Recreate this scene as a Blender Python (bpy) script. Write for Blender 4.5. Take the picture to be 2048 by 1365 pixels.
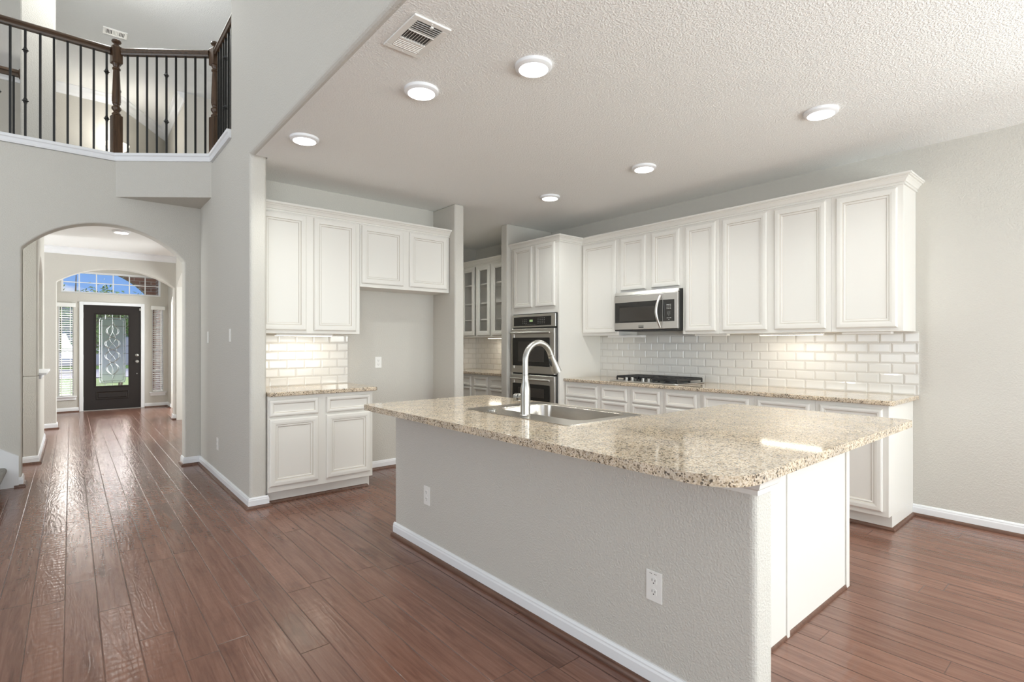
import bpy, bmesh, math, random
from mathutils import Vector, Matrix
random.seed(7)
for o in list(bpy.data.objects): bpy.data.objects.remove(o, do_unlink=True)
S = bpy.context.scene
COL = S.collection
PI = math.pi

# ---------------------------------------------------------------- camera
cam = bpy.data.cameras.new('camera'); camo = bpy.data.objects.new('camera', cam); COL.objects.link(camo)
cam.sensor_width = 36; cam.lens = 1048/2048*36; cam.shift_y = 5.3/2048
cam.clip_start = .05; cam.clip_end = 300
camo.location = (0, 0, 1.28); camo.rotation_euler = (PI/2, 0, -math.radians(40.1))
S.camera = camo
# ---------------------------------------------------------------- world
W = bpy.data.worlds.new('sky'); S.world = W; W.use_nodes = True
nt = W.node_tree; nt.nodes.clear()
tc = nt.nodes.new('ShaderNodeTexCoord')
sep = nt.nodes.new('ShaderNodeSeparateXYZ'); nt.links.new(tc.outputs['Generated'], sep.inputs[0])
rmp = nt.nodes.new('ShaderNodeValToRGB'); nt.links.new(sep.outputs['Z'], rmp.inputs[0])
rmp.color_ramp.elements[0].position = 0.0; rmp.color_ramp.elements[0].color = (.24, .47, .93, 1)
rmp.color_ramp.elements[1].position = .45; rmp.color_ramp.elements[1].color = (.10, .28, .78, 1)
nz = nt.nodes.new('ShaderNodeTexNoise'); nz.inputs['Scale'].default_value = 9; nz.inputs['Detail'].default_value = 6
mp = nt.nodes.new('ShaderNodeMapping'); mp.inputs['Scale'].default_value = (1, 1, 2.6); mp.inputs['Location'].default_value = (.55, .2, .1)
nt.links.new(tc.outputs['Generated'], mp.inputs[0]); nt.links.new(mp.outputs[0], nz.inputs['Vector'])
cr = nt.nodes.new('ShaderNodeValToRGB'); cr.color_ramp.elements[0].position = .56; cr.color_ramp.elements[1].position = .70
nt.links.new(nz.outputs[0], cr.inputs[0])
mx = nt.nodes.new('ShaderNodeMix'); mx.data_type = 'RGBA'
nt.links.new(cr.outputs[0], mx.inputs[0]); nt.links.new(rmp.outputs[0], mx.inputs[6]); mx.inputs[7].default_value = (.95, .97, 1, 1)
def _mr(sock, a, b):
    n = nt.nodes.new('ShaderNodeMapRange'); n.interpolation_type = 'SMOOTHSTEP'
    n.inputs['From Min'].default_value = a; n.inputs['From Max'].default_value = b; nt.links.new(sock, n.inputs['Value']); return n.outputs[0]
def _mu(a, b):
    n = nt.nodes.new('ShaderNodeMath'); n.operation = 'MULTIPLY'; nt.links.new(a, n.inputs[0])
    if isinstance(b, float): n.inputs[1].default_value = b
    else: nt.links.new(b, n.inputs[1])
    return n.outputs[0]
glow = _mu(_mu(_mr(sep.outputs['Z'], .165, .235), _mr(sep.outputs['Z'], .62, .40)), _mr(sep.outputs['Y'], .74, .92))  # very bright sky patch added so the hall floor reflects a glare
sky_glare = nt.nodes.new('ShaderNodeMix'); sky_glare.data_type = 'RGBA'; sky_glare.blend_type = 'ADD'; sky_glare.inputs[0].default_value = 1
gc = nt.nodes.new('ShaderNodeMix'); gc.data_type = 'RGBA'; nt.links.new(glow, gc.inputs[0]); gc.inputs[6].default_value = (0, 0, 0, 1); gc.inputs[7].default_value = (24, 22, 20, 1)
nt.links.new(mx.outputs[2], sky_glare.inputs[6]); nt.links.new(gc.outputs[2], sky_glare.inputs[7])
bg = nt.nodes.new('ShaderNodeBackground'); bg.inputs[1].default_value = 1.0
nt.links.new(sky_glare.outputs[2], bg.inputs[0])
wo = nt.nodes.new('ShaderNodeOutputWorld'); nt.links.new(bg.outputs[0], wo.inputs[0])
# ---------------------------------------------------------------- sun, window daylight and added fill lamps
def light(name, kind, loc, rot, energy, color=(1, 1, 1), **k):
    l = bpy.data.lights.new(name, kind); l.energy = energy; l.color = color
    for a, b in k.items(): setattr(l, a, b)
    o = bpy.data.objects.new(name, l); COL.objects.link(o); o.location = loc; o.rotation_euler = rot
    return o
light('sun', 'SUN', (0, 30, 20), (math.radians(38), math.radians(20), 0), 3.4, (1, .96, .9), angle=.02)
light('nook_window_daylight', 'AREA', (3.0, -3.12, 1.6), (math.radians(80), 0, 0), 10, (.94, .99, .98), shape='RECTANGLE', size=3.0, size_y=1.9)
light('nook_ceiling_fill', 'AREA', (3.0, -3.05, 1.0), (math.radians(151), 0, 0), 160, (.93, 1, .985), shape='RECTANGLE', size=3.0, size_y=1.2)  # up-tilted lamp added to brighten the kitchen ceiling
light('nook_side_fill', 'AREA', (4.75, -1.6, 1.5), (math.radians(66), 0, PI/2), 165, (.94, 1, .98), shape='RECTANGLE', size=2.2, size_y=2.1)  # added lamp on the solid right wall, lifts floor and ceiling; no door here
light('great_room_window_daylight', 'AREA', (-2.0, -3.6, 2.2), (PI/2, 0, 0), 50, (.95, .99, .965), shape='RECTANGLE', size=4.4, size_y=3.4)
light('great_room_upward_fill', 'AREA', (-1.6, -3.5, 1.2), (math.radians(132), 0, math.radians(-25)), 160, (.93, .99, .98), shape='RECTANGLE', size=3.6, size_y=1.4)  # up-tilted lamp added to lift the walls and kitchen ceiling
light('great_room_side_daylight', 'AREA', (-4.6, 4.2, 2.0), (math.radians(108), 0, -PI/2), 100, (.95, .99, .965), shape='RECTANGLE', size=3.6, size_y=2.6)
# ---------------------------------------------------------------- colour management
S.view_settings.view_transform = 'Standard'; S.view_settings.look = 'None'
S.view_settings.gamma = 1; S.view_settings.use_curve_mapping = False
S.view_settings.exposure = 0.06
S.cycles.use_denoising = True
S.cycles.max_bounces = 10; S.cycles.diffuse_bounces = 6; S.cycles.glossy_bounces = 5
S.cycles.transmission_bounces = 8; S.cycles.transparent_max_bounces = 16
S.cycles.sample_clamp_indirect = 6; S.cycles.caustics_reflective = False; S.cycles.caustics_refractive = False

# ================================================================ materials
def mat(name, col=(.8, .8, .8), rough=.5, metal=0, spec=.5, coat=0, emis=None, es=0):
    m = bpy.data.materials.new(name); m.use_nodes = True
    b = m.node_tree.nodes['Principled BSDF']
    b.inputs['Base Color'].default_value = (*col, 1); b.inputs['Roughness'].default_value = rough
    b.inputs['Metallic'].default_value = metal; b.inputs['Specular IOR Level'].default_value = spec
    b.inputs['Coat Weight'].default_value = coat; b.inputs['Coat Roughness'].default_value = .05
    if emis: b.inputs['Emission Color'].default_value = (*emis, 1); b.inputs['Emission Strength'].default_value = es
    return m
def N(m, t): return m.node_tree.nodes.new(t)
def L(m, a, b): m.node_tree.links.new(a, b)
def P(m): return m.node_tree.nodes['Principled BSDF']
def coords(m, scale=(1, 1, 1)):
    t = N(m, 'ShaderNodeTexCoord'); p = N(m, 'ShaderNodeMapping'); p.inputs['Scale'].default_value = scale
    L(m, t.outputs['Object'], p.inputs[0]); return p.outputs[0]
def noise(m, vec, scale, detail=2, rough=.5, dist=0):
    n = N(m, 'ShaderNodeTexNoise'); n.inputs['Scale'].default_value = scale; n.inputs['Detail'].default_value = detail
    n.inputs['Roughness'].default_value = rough; n.inputs['Distortion'].default_value = dist
    L(m, vec, n.inputs['Vector']); return n.outputs[0]
def ramp(m, fac, stops):
    r = N(m, 'ShaderNodeValToRGB'); e = r.color_ramp.elements
    while len(e) < len(stops): e.new(.5)
    for i, (p, c) in enumerate(stops):
        e[i].position = p; e[i].color = (*c, 1) if len(c) == 3 else c
    L(m, fac, r.inputs[0]); return r.outputs[0]
def bump(m, h, strength, dist):
    b = N(m, 'ShaderNodeBump'); b.inputs['Strength'].default_value = strength; b.inputs['Distance'].default_value = dist
    L(m, h, b.inputs['Height']); L(m, b.outputs[0], P(m).inputs['Normal']); return b
def math_(m, op, a, b=None, c=None):
    n = N(m, 'ShaderNodeMath'); n.operation = op
    for i, v in enumerate((a, b, c)):
        if v is None: continue
        if isinstance(v, (int, float)): n.inputs[i].default_value = v
        else: L(m, v, n.inputs[i])
    return n.outputs[0]
def mixc(m, fac, a, b, mode='MIX'):
    n = N(m, 'ShaderNodeMix'); n.data_type = 'RGBA'; n.blend_type = mode
    for s, v in ((0, fac), (6, a), (7, b)):
        if isinstance(v, (int, float)): n.inputs[s].default_value = v
        elif isinstance(v, tuple): n.inputs[s].default_value = (*v, 1)
        else: L(m, v, n.inputs[s])
    return n.outputs[2]

def plaster(name, col, scale=95, dist=.0035, st=.35):
    m = mat(name, col, .75, spec=.25)
    v = coords(m); n = noise(m, v, scale, 3, .55)
    h = ramp(m, n, [(.42, (0, 0, 0)), (.62, (1, 1, 1))])
    bump(m, h, st, dist); return m
M_wall = plaster('wall_paint', (.605, .583, .536))
M_pony = plaster('island_wall_paint', (.605, .583, .536), 120, .003, .45)
M_ceil = plaster('ceiling_paint', (.90, .90, .885), 105, .0035, .6)
M_trim = mat('white_trim', (.84, .85, .87), .35)
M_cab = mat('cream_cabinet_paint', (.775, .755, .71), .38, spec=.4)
M_glaze = mat('cabinet_glaze', (.56, .51, .44), .45)
M_plate = mat('white_plastic', (.82, .81, .78), .35)
M_black = mat('black_plastic', (.012, .012, .012), .35)
M_slot = mat('dark_slot', (.02, .02, .02), .6)
M_duct = mat('grey_duct', (.16, .155, .15), .6)
M_steel = mat('stainless_steel', (.66, .64, .61), .36, 1)
_v = coords(M_steel, (1, 1, 60)); bump(M_steel, noise(M_steel, _v, 12, 2), .04, .001)
M_sink = mat('sink_steel', (.52, .48, .43), .26, 1)
M_nickel = mat('brushed_nickel', (.40, .39, .365), .34, 1)
M_glassblack = mat('dark_oven_glass', (.018, .017, .016), .06, spec=.6)
M_oveninner = mat('oven_window_tint', (.05, .045, .04), .08, spec=.6)
M_iron = mat('cast_iron', (.018, .017, .017), .45)
M_baluster = mat('black_iron', (.012, .012, .012), .4)
M_blackdoor = mat('dark_brown_door', (.018, .013, .011), .35, spec=.4)
M_came = mat('lead_came', (.30, .30, .30), .25, 1)
M_mark = mat('pale_marking', (.55, .55, .52), .5)
M_led = mat('lamp_lens', (.9, .9, .9), .5, emis=(1, .96, .9), es=7.0)
M_bowl = mat('lit_glass_bowl', (.9, .88, .82), .4, emis=(1, .88, .7), es=3.5)
M_ucl = mat('under_cabinet_lens', (.9, .9, .85), .5, emis=(1, .92, .78), es=6.0)
M_green = mat('green_display', (.02, .03, .02), .3, emis=(.55, .75, .35), es=.5)
M_blind = mat('white_blind', (.85, .85, .83), .45)
M_carpet = mat('grey_carpet', (.40, .39, .37), .95, spec=.1)
_v = coords(M_carpet); _n = noise(M_carpet, _v, 150, 3, .7)
L(M_carpet, ramp(M_carpet, _n, [(.3, (.20, .19, .18)), (.7, (.55, .53, .50))]), P(M_carpet).inputs['Base Color']); bump(M_carpet, _n, .9, .01)

def wood(name, c0, c1, axis=2, rough=.32):
    m = mat(name, c0, rough); sc = [38, 38, 38]; sc[axis] = 2.5
    v = coords(m, tuple(sc)); n = noise(m, v, 1.6, 4, .6, .5)
    L(m, ramp(m, n, [(.3, c0), (.7, c1)]), P(m).inputs['Base Color']); return m
M_rail = wood('dark_oak_rail', (.040, .022, .012), (.105, .060, .032), 0)
M_newel = wood('dark_oak_newel', (.040, .022, .012), (.115, .062, .032), 2)
M_shoe = wood('brown_shoe_molding', (.085, .040, .026), (.17, .085, .055), 1, .35)

# floor
M_floor = mat('hand_scraped_hardwood', (.2, .1, .07), .2, spec=.5)
def build_floor(m):
    t = N(m, 'ShaderNodeTexCoord'); s = N(m, 'ShaderNodeSeparateXYZ'); L(m, t.outputs['Object'], s.inputs[0])
    PW = .1243
    xs = math_(m, 'DIVIDE', math_(m, 'ADD', s.outputs['X'], .147), PW)
    ix = math_(m, 'FLOOR', xs); fx = math_(m, 'FRACT', xs)
    wn = N(m, 'ShaderNodeTexWhiteNoise'); wn.noise_dimensions = '1D'; L(m, ix, wn.inputs['W'])
    PL = 1.25
    ys = math_(m, 'ADD', math_(m, 'DIVIDE', s.outputs['Y'], PL), math_(m, 'MULTIPLY', wn.outputs['Value'], 7.3))
    iy = math_(m, 'FLOOR', ys); fy = math_(m, 'FRACT', ys)
    cb = N(m, 'ShaderNodeCombineXYZ'); L(m, ix, cb.inputs[0]); L(m, iy, cb.inputs[1])
    w2 = N(m, 'ShaderNodeTexWhiteNoise'); w2.noise_dimensions = '3D'; L(m, cb.outputs[0], w2.inputs['Vector'])
    # distance to joints, metres
    ex = math_(m, 'MULTIPLY', math_(m, 'MINIMUM', fx, math_(m, 'SUBTRACT', 1, fx)), PW)
    ey = math_(m, 'MULTIPLY', math_(m, 'MINIMUM', fy, math_(m, 'SUBTRACT', 1, fy)), PL)
    e = math_(m, 'MINIMUM', ex, math_(m, 'ADD', ey, .0006))
    gr = N(m, 'ShaderNodeMapRange'); gr.inputs['From Min'].default_value = 0.0004; gr.inputs['From Max'].default_value = .0036
    L(m, e, gr.inputs['Value']); groove = gr.outputs[0]
    # grain, offset per board
    off = N(m, 'ShaderNodeVectorMath'); off.operation = 'MULTIPLY_ADD'
    L(m, w2.outputs['Color'], off.inputs[0]); off.inputs[1].default_value = (13, 17, 9); L(m, t.outputs['Object'], off.inputs[2])
    def mapv(sc):
        p = N(m, 'ShaderNodeMapping'); p.inputs['Scale'].default_value = sc; L(m, off.outputs[0], p.inputs[0]); return p.outputs[0]
    g1 = noise(m, mapv((26, 1.6, 1)), 1.6, 5, .62, .7)
    g2 = noise(m, mapv((4, 1.1, 1)), 2.2, 3, .5, .3)
    base = ramp(m, g1, [(.28, (.128, .058, .038)), (.5, (.188, .090, .062)), (.74, (.245, .128, .091))])
    tone = ramp(m, w2.outputs['Value'], [(0, (.86, .84, .83)), (.5, (.98, .98, .98)), (1, (1.10, 1.09, 1.08))])
    c = mixc(m, 1.0, base, tone, 'MULTIPLY')
    knots = ramp(m, g2, [(.26, (.62, .56, .53)), (.42, (1, 1, 1))])
    c = mixc(m, .8, c, knots, 'MULTIPLY')
    c = mixc(m, math_(m, 'MULTIPLY', math_(m, 'SUBTRACT', 1, groove), .55), c, (.035, .016, .011))
    L(m, c, P(m).inputs['Base Color'])
    # hand scraped ripples: chatter across each board plus grain relief
    wv = N(m, 'ShaderNodeTexWave'); wv.wave_type = 'BANDS'; wv.bands_direction = 'Y'
    wv.inputs['Scale'].default_value = 6.5; wv.inputs['Distortion'].default_value = 5.5; wv.inputs['Detail'].default_value = 2; wv.inputs['Detail Scale'].default_value = 1.6
    L(m, mapv((1, 1, 1)), wv.inputs['Vector'])
    amp = ramp(m, w2.outputs['Value'], [(.12, (.12, .12, .12)), (.9, (.75, .75, .75))])
    h = math_(m, 'MULTIPLY', math_(m, 'MULTIPLY', wv.outputs['Fac'], amp), .0014)
    h = math_(m, 'ADD', h, math_(m, 'MULTIPLY', noise(m, mapv((7, 3, 1)), 2.4, 2), .0022))
    ct = math_(m, 'SINE', math_(m, 'MULTIPLY', noise(m, mapv((5.5, .75, 1)), 1.5, 3, .55, .4), 75))
    h = math_(m, 'ADD', h, math_(m, 'MULTIPLY', ct, .00022))
    h = math_(m, 'ADD', h, math_(m, 'MULTIPLY', g1, .0007))
    h = math_(m, 'ADD', h, math_(m, 'MULTIPLY', groove, .0022))
    bm_ = N(m, 'ShaderNodeBump'); bm_.inputs['Strength'].default_value = .55; bm_.inputs['Distance'].default_value = 1.0
    L(m, h, bm_.inputs['Height']); L(m, bm_.outputs[0], P(m).inputs['Normal'])
    rr = ramp(m, g1, [(.3, (.22, .22, .22)), (.8, (.16, .16, .16))]); L(m, rr, P(m).inputs['Roughness'])
build_floor(M_floor)

# granite
def granite(name):
    m = mat(name, (.6, .5, .4), .07, spec=.55)
    v = coords(m); vo = N(m, 'ShaderNodeTexVoronoi'); vo.inputs['Scale'].default_value = 210; L(m, v, vo.inputs['Vector'])
    w = N(m, 'ShaderNodeSeparateColor'); L(m, vo.outputs['Color'], w.inputs[0])
    n1 = noise(m, v, 42, 4, .65); n2 = noise(m, v, 9, 3, .5)
    k = math_(m, 'ADD', math_(m, 'MULTIPLY', w.outputs[0], .55), math_(m, 'MULTIPLY', n1, .5))
    c = ramp(m, k, [(.19, (.045, .036, .030)), (.28, (.20, .155, .115)), (.37, (.47, .39, .29)), (.55, (.63, .535, .42)), (.72, (.74, .665, .56)), (.90, (.50, .48, .45))])
    v2 = N(m, 'ShaderNodeTexVoronoi'); v2.inputs['Scale'].default_value = 85; L(m, v, v2.inputs['Vector'])
    w2 = N(m, 'ShaderNodeSeparateColor'); L(m, v2.outputs['Color'], w2.inputs[0])
    fl_ = math_(m, 'MULTIPLY', math_(m, 'LESS_THAN', w2.outputs[0], .16), math_(m, 'LESS_THAN', math_(m, 'ADD', v2.outputs['Distance'], math_(m, 'MULTIPLY', n1, .35)), .58))
    c = mixc(m, math_(m, 'MULTIPLY', fl_, .82), c, (.055, .048, .040))
    big = ramp(m, n2, [(.35, (.84, .82, .80)), (.65, (1.05, 1.0, .93))])
    L(m, mixc(m, 1, c, big, 'MULTIPLY'), P(m).inputs['Base Color']); return m
M_granite = granite('speckled_granite')

# bevelled subway tile; u along the wall is taken from the object's own axis
def tile(name, axis):
    m = mat(name, (.80, .78, .74), .09, spec=.55)
    t = N(m, 'ShaderNodeTexCoord'); s = N(m, 'ShaderNodeSeparateXYZ'); L(m, t.outputs['Object'], s.inputs[0])
    v = math_(m, 'DIVIDE', math_(m, 'SUBTRACT', s.outputs['Z'], .8935), .0785)
    r = math_(m, 'FLOOR', v); fv = math_(m, 'FRACT', v)
    u = math_(m, 'ADD', math_(m, 'DIVIDE', s.outputs[axis], .1545), math_(m, 'MULTIPLY', math_(m, 'MODULO', r, 2.0), .5))
    u = math_(m, 'ADD', u, 40.22); fu = math_(m, 'FRACT', u)
    du = math_(m, 'MULTIPLY', math_(m, 'MINIMUM', fu, math_(m, 'SUBTRACT', 1, fu)), .1545)
    dv = math_(m, 'MULTIPLY', math_(m, 'MINIMUM', fv, math_(m, 'SUBTRACT', 1, fv)), .0785)
    d = math_(m, 'MINIMUM', du, dv)
    h = N(m, 'ShaderNodeMapRange'); h.inputs['From Min'].default_value = .0012; h.inputs['From Max'].default_value = .0125
    h.inputs['To Max'].default_value = .004; L(m, d, h.inputs['Value'])
    b = N(m, 'ShaderNodeBump'); b.inputs['Strength'].default_value = .8; b.inputs['Distance'].default_value = 1
    L(m, h.outputs[0], b.inputs['Height']); L(m, b.outputs[0], P(m).inputs['Normal'])
    g = math_(m, 'LESS_THAN', d, .0013)
    L(m, mixc(m, g, (.75, .735, .70), (.54, .51, .47)), P(m).inputs['Base Color'])
    L(m, math_(m, 'ADD', math_(m, 'MULTIPLY', g, .6), .09), P(m).inputs['Roughness'])
    return m
M_tileY = tile('subway_tile_run', 'Y'); M_tileX = tile('subway_tile_back', 'X')

def clear_glass(name, rough=0, tint=(1, 1, 1), gl=.08):
    m = bpy.data.materials.new(name); m.use_nodes = True; n = m.node_tree; n.nodes.clear()
    o = n.nodes.new('ShaderNodeOutputMaterial'); mi = n.nodes.new('ShaderNodeMixShader'); tr = n.nodes.new('ShaderNodeBsdfTransparent')
    g = n.nodes.new('ShaderNodeBsdfGlossy'); g.inputs['Roughness'].default_value = rough; tr.inputs[0].default_value = (*tint, 1)
    mi.inputs[0].default_value = gl; n.links.new(tr.outputs[0], mi.inputs[1]); n.links.new(g.outputs[0], mi.inputs[2]); n.links.new(mi.outputs[0], o.inputs[0])
    return m
M_glass = clear_glass('clear_glass')
M_obscure = mat('textured_glass', (.86, .86, .90), .30)
P(M_obscure).inputs['Transmission Weight'].default_value = 1; P(M_obscure).inputs['IOR'].default_value = 1.15
_v = coords(M_obscure); bump(M_obscure, noise(M_obscure, _v, 160, 2), .8, .004)

M_brick = mat('red_brick', (.3, .15, .1), .85)
def _brick(m):
    t = N(m, 'ShaderNodeTexCoord'); s = N(m, 'ShaderNodeSeparateXYZ'); L(m, t.outputs['Object'], s.inputs[0])
    c = N(m, 'ShaderNodeCombineXYZ'); L(m, math_(m, 'ADD', s.outputs['X'], s.outputs['Y']), c.inputs[0]); L(m, s.outputs['Z'], c.inputs[1])
    b = N(m, 'ShaderNodeTexBrick'); L(m, c.outputs[0], b.inputs['Vector']); b.inputs['Scale'].default_value = 1
    b.inputs['Brick Width'].default_value = .21; b.inputs['Row Height'].default_value = .075; b.inputs['Mortar Size'].default_value = .006
    b.inputs['Color1'].default_value = (.34, .17, .12, 1); b.inputs['Color2'].default_value = (.22, .12, .10, 1); b.inputs['Mortar'].default_value = (.5, .47, .43, 1)
    L(m, b.outputs[0], P(m).inputs['Base Color'])
_brick(M_brick)
M_leaf = mat('green_leaves', (.10, .20, .035), .6)
_v = coords(M_leaf); L(M_leaf, ramp(M_leaf, noise(M_leaf, _v, 8, 2), [(.35, (.05, .11, .02)), (.65, (.17, .29, .06))]), P(M_leaf).inputs['Base Color'])
M_bark = wood('tree_bark', (.10, .07, .05), (.2, .15, .11), 2, .9)
M_lawn = mat('lawn_grass', (.16, .30, .06), .9)
_v = coords(M_lawn); L(M_lawn, ramp(M_lawn, noise(M_lawn, _v, 14, 4), [(.3, (.11, .22, .04)), (.7, (.24, .38, .09))]), P(M_lawn).inputs['Base Color'])
M_road = mat('concrete_paving', (.42, .41, .42), .9)
M_house = mat('grey_siding', (.30, .31, .40), .8)
M_roof = mat('dark_shingle', (.10, .09, .09), .9)

# ================================================================ mesh helpers
ORG = {}
class B:
    def __init__(s): s.v = []; s.f = []; s.gl = set()
    def add(s, v, f):
        n = len(s.v); s.v += [tuple(p) for p in v]; s.f += [tuple(i+n for i in q) for q in f]; return s
    def box(s, x0, y0, z0, x1, y1, z1):
        x0, x1 = sorted((x0, x1)); y0, y1 = sorted((y0, y1)); z0, z1 = sorted((z0, z1))
        return s.add([(x0,y0,z0),(x1,y0,z0),(x1,y1,z0),(x0,y1,z0),(x0,y0,z1),(x1,y0,z1),(x1,y1,z1),(x0,y1,z1)],
              [(0,3,2,1),(4,5,6,7),(0,1,5,4),(1,2,6,5),(2,3,7,6),(3,0,4,7)])
    def prism(s, pts, axis, a, b):
        """closed 2-D outline extruded along axis (0,1,2) from a to b"""
        def mk(p, t):
            q = list(p); q.insert(axis, t); return tuple(q)
        n = len(pts)
        return s.add([mk(p, a) for p in pts]+[mk(p, b) for p in pts],
              [tuple(range(n-1, -1, -1)), tuple(range(n, 2*n))]+[(i, (i+1) % n, n+(i+1) % n, n+i) for i in range(n)])
    def lathe(s, prof, c, axis=2, seg=20, sgn=1):
        """prof: list of (radius, height)"""
        vs = []; fs = []; n = len(prof)
        for r, h in prof:
            for k in range(seg):
                a = 2*PI*k/seg; p = [r*math.cos(a), r*math.sin(a)]; p.insert(axis, h*sgn)
                vs.append((c[0]+p[0], c[1]+p[1], c[2]+p[2]))
        for i in range(n-1):
            for k in range(seg): fs.append((i*seg+k, i*seg+(k+1) % seg, (i+1)*seg+(k+1) % seg, (i+1)*seg+k))
        fs.append(tuple(range(seg-1, -1, -1))); fs.append(tuple((n-1)*seg+k for k in range(seg)))
        return s.add(vs, fs)
    def tube(s, path, r, seg=10, cap=True):
        path = [Vector(p) for p in path]; rs = r if isinstance(r, (list, tuple)) else [r]*len(path)
        vs = []; fs = []; up = None
        for i, p in enumerate(path):
            d = (path[min(i+1, len(path)-1)]-path[max(i-1, 0)]).normalized()
            if up is None: up = Vector((0, 0, 1)) if abs(d.z) < .9 else Vector((1, 0, 0))
            a = d.cross(up).normalized(); b = a.cross(d).normalized(); up = b
            for k in range(seg):
                t = 2*PI*k/seg; q = p+a*math.cos(t)*rs[i]+b*math.sin(t)*rs[i]; vs.append(tuple(q))
        for i in range(len(path)-1):
            for k in range(seg): fs.append((i*seg+k, i*seg+(k+1) % seg, (i+1)*seg+(k+1) % seg, (i+1)*seg+k))
        if cap:
            fs.append(tuple(range(seg-1, -1, -1))); fs.append(tuple((len(path)-1)*seg+k for k in range(seg)))
        return s.add(vs, fs)
    def sweep(s, path, prof, closed=False):
        """path in XY; prof = closed outline of (out, z), out to the right of travel, mitred"""
        n = len(path); pts = [Vector(p) for p in path]; vs = []; fs = []; m = len(prof)
        for i in range(n):
            ds = []
            if closed or i > 0: ds.append((pts[i]-pts[i-1]).normalized())
            if closed or i < n-1: ds.append((pts[(i+1) % n]-pts[i]).normalized())
            ns = [Vector((d.y, -d.x)) for d in ds]
            q = ns[0] if len(ns) == 1 else (ns[0]+ns[1])/(1+ns[0].dot(ns[1]))
            for o, z in prof: vs.append((pts[i].x+q.x*o, pts[i].y+q.y*o, z))
        for i in range(n if closed else n-1):
            j = (i+1) % n
            for k in range(m): fs.append((i*m+k, i*m+(k+1) % m, j*m+(k+1) % m, j*m+k))
        if not closed:
            fs.append(tuple(range(m-1, -1, -1))); fs.append(tuple((n-1)*m+k for k in range(m)))
        return s.add(vs, fs)
    def panel(s, o, u, n, w, h, prof, glaze=()):
        """raised or recessed front: rings of (inset, depth) from back to centre"""
        o, u, n = Vector(o), Vector(u), Vector(n); z = Vector((0, 0, 1)); vs = []; fs = []
        for i, d in prof:
            for a, b in ((i, i), (w-i, i), (w-i, h-i), (i, h-i)): vs.append(tuple(o+u*a+z*b+n*d))
        for k in range(len(prof)-1):
            for e in range(4):
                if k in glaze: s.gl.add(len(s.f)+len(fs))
                fs.append((k*4+e, k*4+(e+1) % 4, k*4+4+(e+1) % 4, k*4+4+e))
        fs.append((3, 2, 1, 0)); q = (len(prof)-1)*4; fs.append((q, q+1, q+2, q+3))
        return s.add(vs, fs)
    def ring(s, o, u, n, w, h, prof):
        """open frame: rings that close on themselves (last ring joins the first)"""
        o, u, n = Vector(o), Vector(u), Vector(n); z = Vector((0, 0, 1)); vs = []; fs = []; K = len(prof)
        for i, d in prof:
            for a, b in ((i, i), (w-i, i), (w-i, h-i), (i, h-i)): vs.append(tuple(o+u*a+z*b+n*d))
        for k in range(K):
            for e in range(4): fs.append((k*4+e, k*4+(e+1) % 4, ((k+1) % K)*4+(e+1) % 4, ((k+1) % K)*4+e))
        return s.add(vs, fs)
    def build(s, name, m, parent=None, bevel=0, seg=2, smooth=False, org=None):
        o0 = Vector(org) if org is not None else (ORG[parent.name] if parent else Vector((0, 0, 0)))
        me = bpy.data.meshes.new(name); me.from_pydata([tuple(Vector(p)-o0) for p in s.v], [], s.f)
        bm = bmesh.new(); bm.from_mesh(me); bmesh.ops.recalc_face_normals(bm, faces=bm.faces); bm.to_mesh(me); bm.free()
        ob = bpy.data.objects.new(name, me); COL.objects.link(ob); me.materials.append(m)
        if s.gl:
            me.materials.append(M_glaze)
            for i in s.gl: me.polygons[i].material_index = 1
        if parent: ob.parent = parent
        else: ob.location = o0
        ORG[ob.name] = o0
        if bevel:
            b = ob.modifiers.new('bevel', 'BEVEL'); b.width = bevel; b.segments = seg; b.limit_method = 'ANGLE'; b.angle_limit = math.radians(40)
            b.harden_normals = False
        if smooth:
            for p in me.polygons: p.use_smooth = True
            me.set_sharp_from_angle(angle=math.radians(38))
        return ob
def tag(o, label, cat, group=None):
    o['label'] = label; o['category'] = cat
    if group: o['group'] = group
    return o
def thing(name, label, cat, loc, group=None):
    o = bpy.data.objects.new(name, None); COL.objects.link(o); o.location = loc; o.empty_display_size = .1
    ORG[o.name] = Vector(loc); return tag(o, label, cat, group)
def struct(o, label=None, cat=None):
    o['kind'] = 'structure'
    if label: o['label'] = label; o['category'] = cat
    return o
def copy_tree(o, loc, label, parent=None):
    c = o.copy(); COL.objects.link(c)
    if parent is None:
        c.location = loc; c['label'] = label; ORG[c.name] = Vector(loc)
    else: c.parent = parent
    for ch in list(o.children): copy_tree(ch, None, None, c)
    return c

# ================================================================ structure
ZC, XW = 2.74, 4.825
HX = 1.06                        # wall plane between hall / great room and kitchen
def arch_outline(u0, u1, z0, z1, a, b, spring, rise, sill=None, n=24):
    """outline of a wall with one arched opening that reaches z0 (or sill)"""
    c = (a+b)/2; hw = (b-a)/2; R = (hw*hw+rise*rise)/(2*rise); cz = spring+rise-R; t0 = math.asin(min(1, hw/R))
    arc = [(c+R*math.sin(-t0+2*t0*k/n), cz+R*math.cos(-t0+2*t0*k/n)) for k in range(n+1)]
    return [(u0, z0), (a, z0)]+arc+[(b, z0), (u1, z0), (u1, z1), (u0, z1)]
fl = B().box(-4.9, -3.9, -.12, 5.1, 12.95, 0).build('floor', M_floor); struct(fl, 'reddish brown hand-scraped hardwood plank floor', 'floor')
cl = B().box(HX+.032, -3.4, ZC-.0006, XW+.15, 4.38, ZC+.12).box(HX+.125, 4.38, ZC-.0006, XW+.15, 6.75, ZC+.12)
struct(cl.build('ceiling', M_ceil), 'flat textured white kitchen ceiling', 'ceiling')
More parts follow.
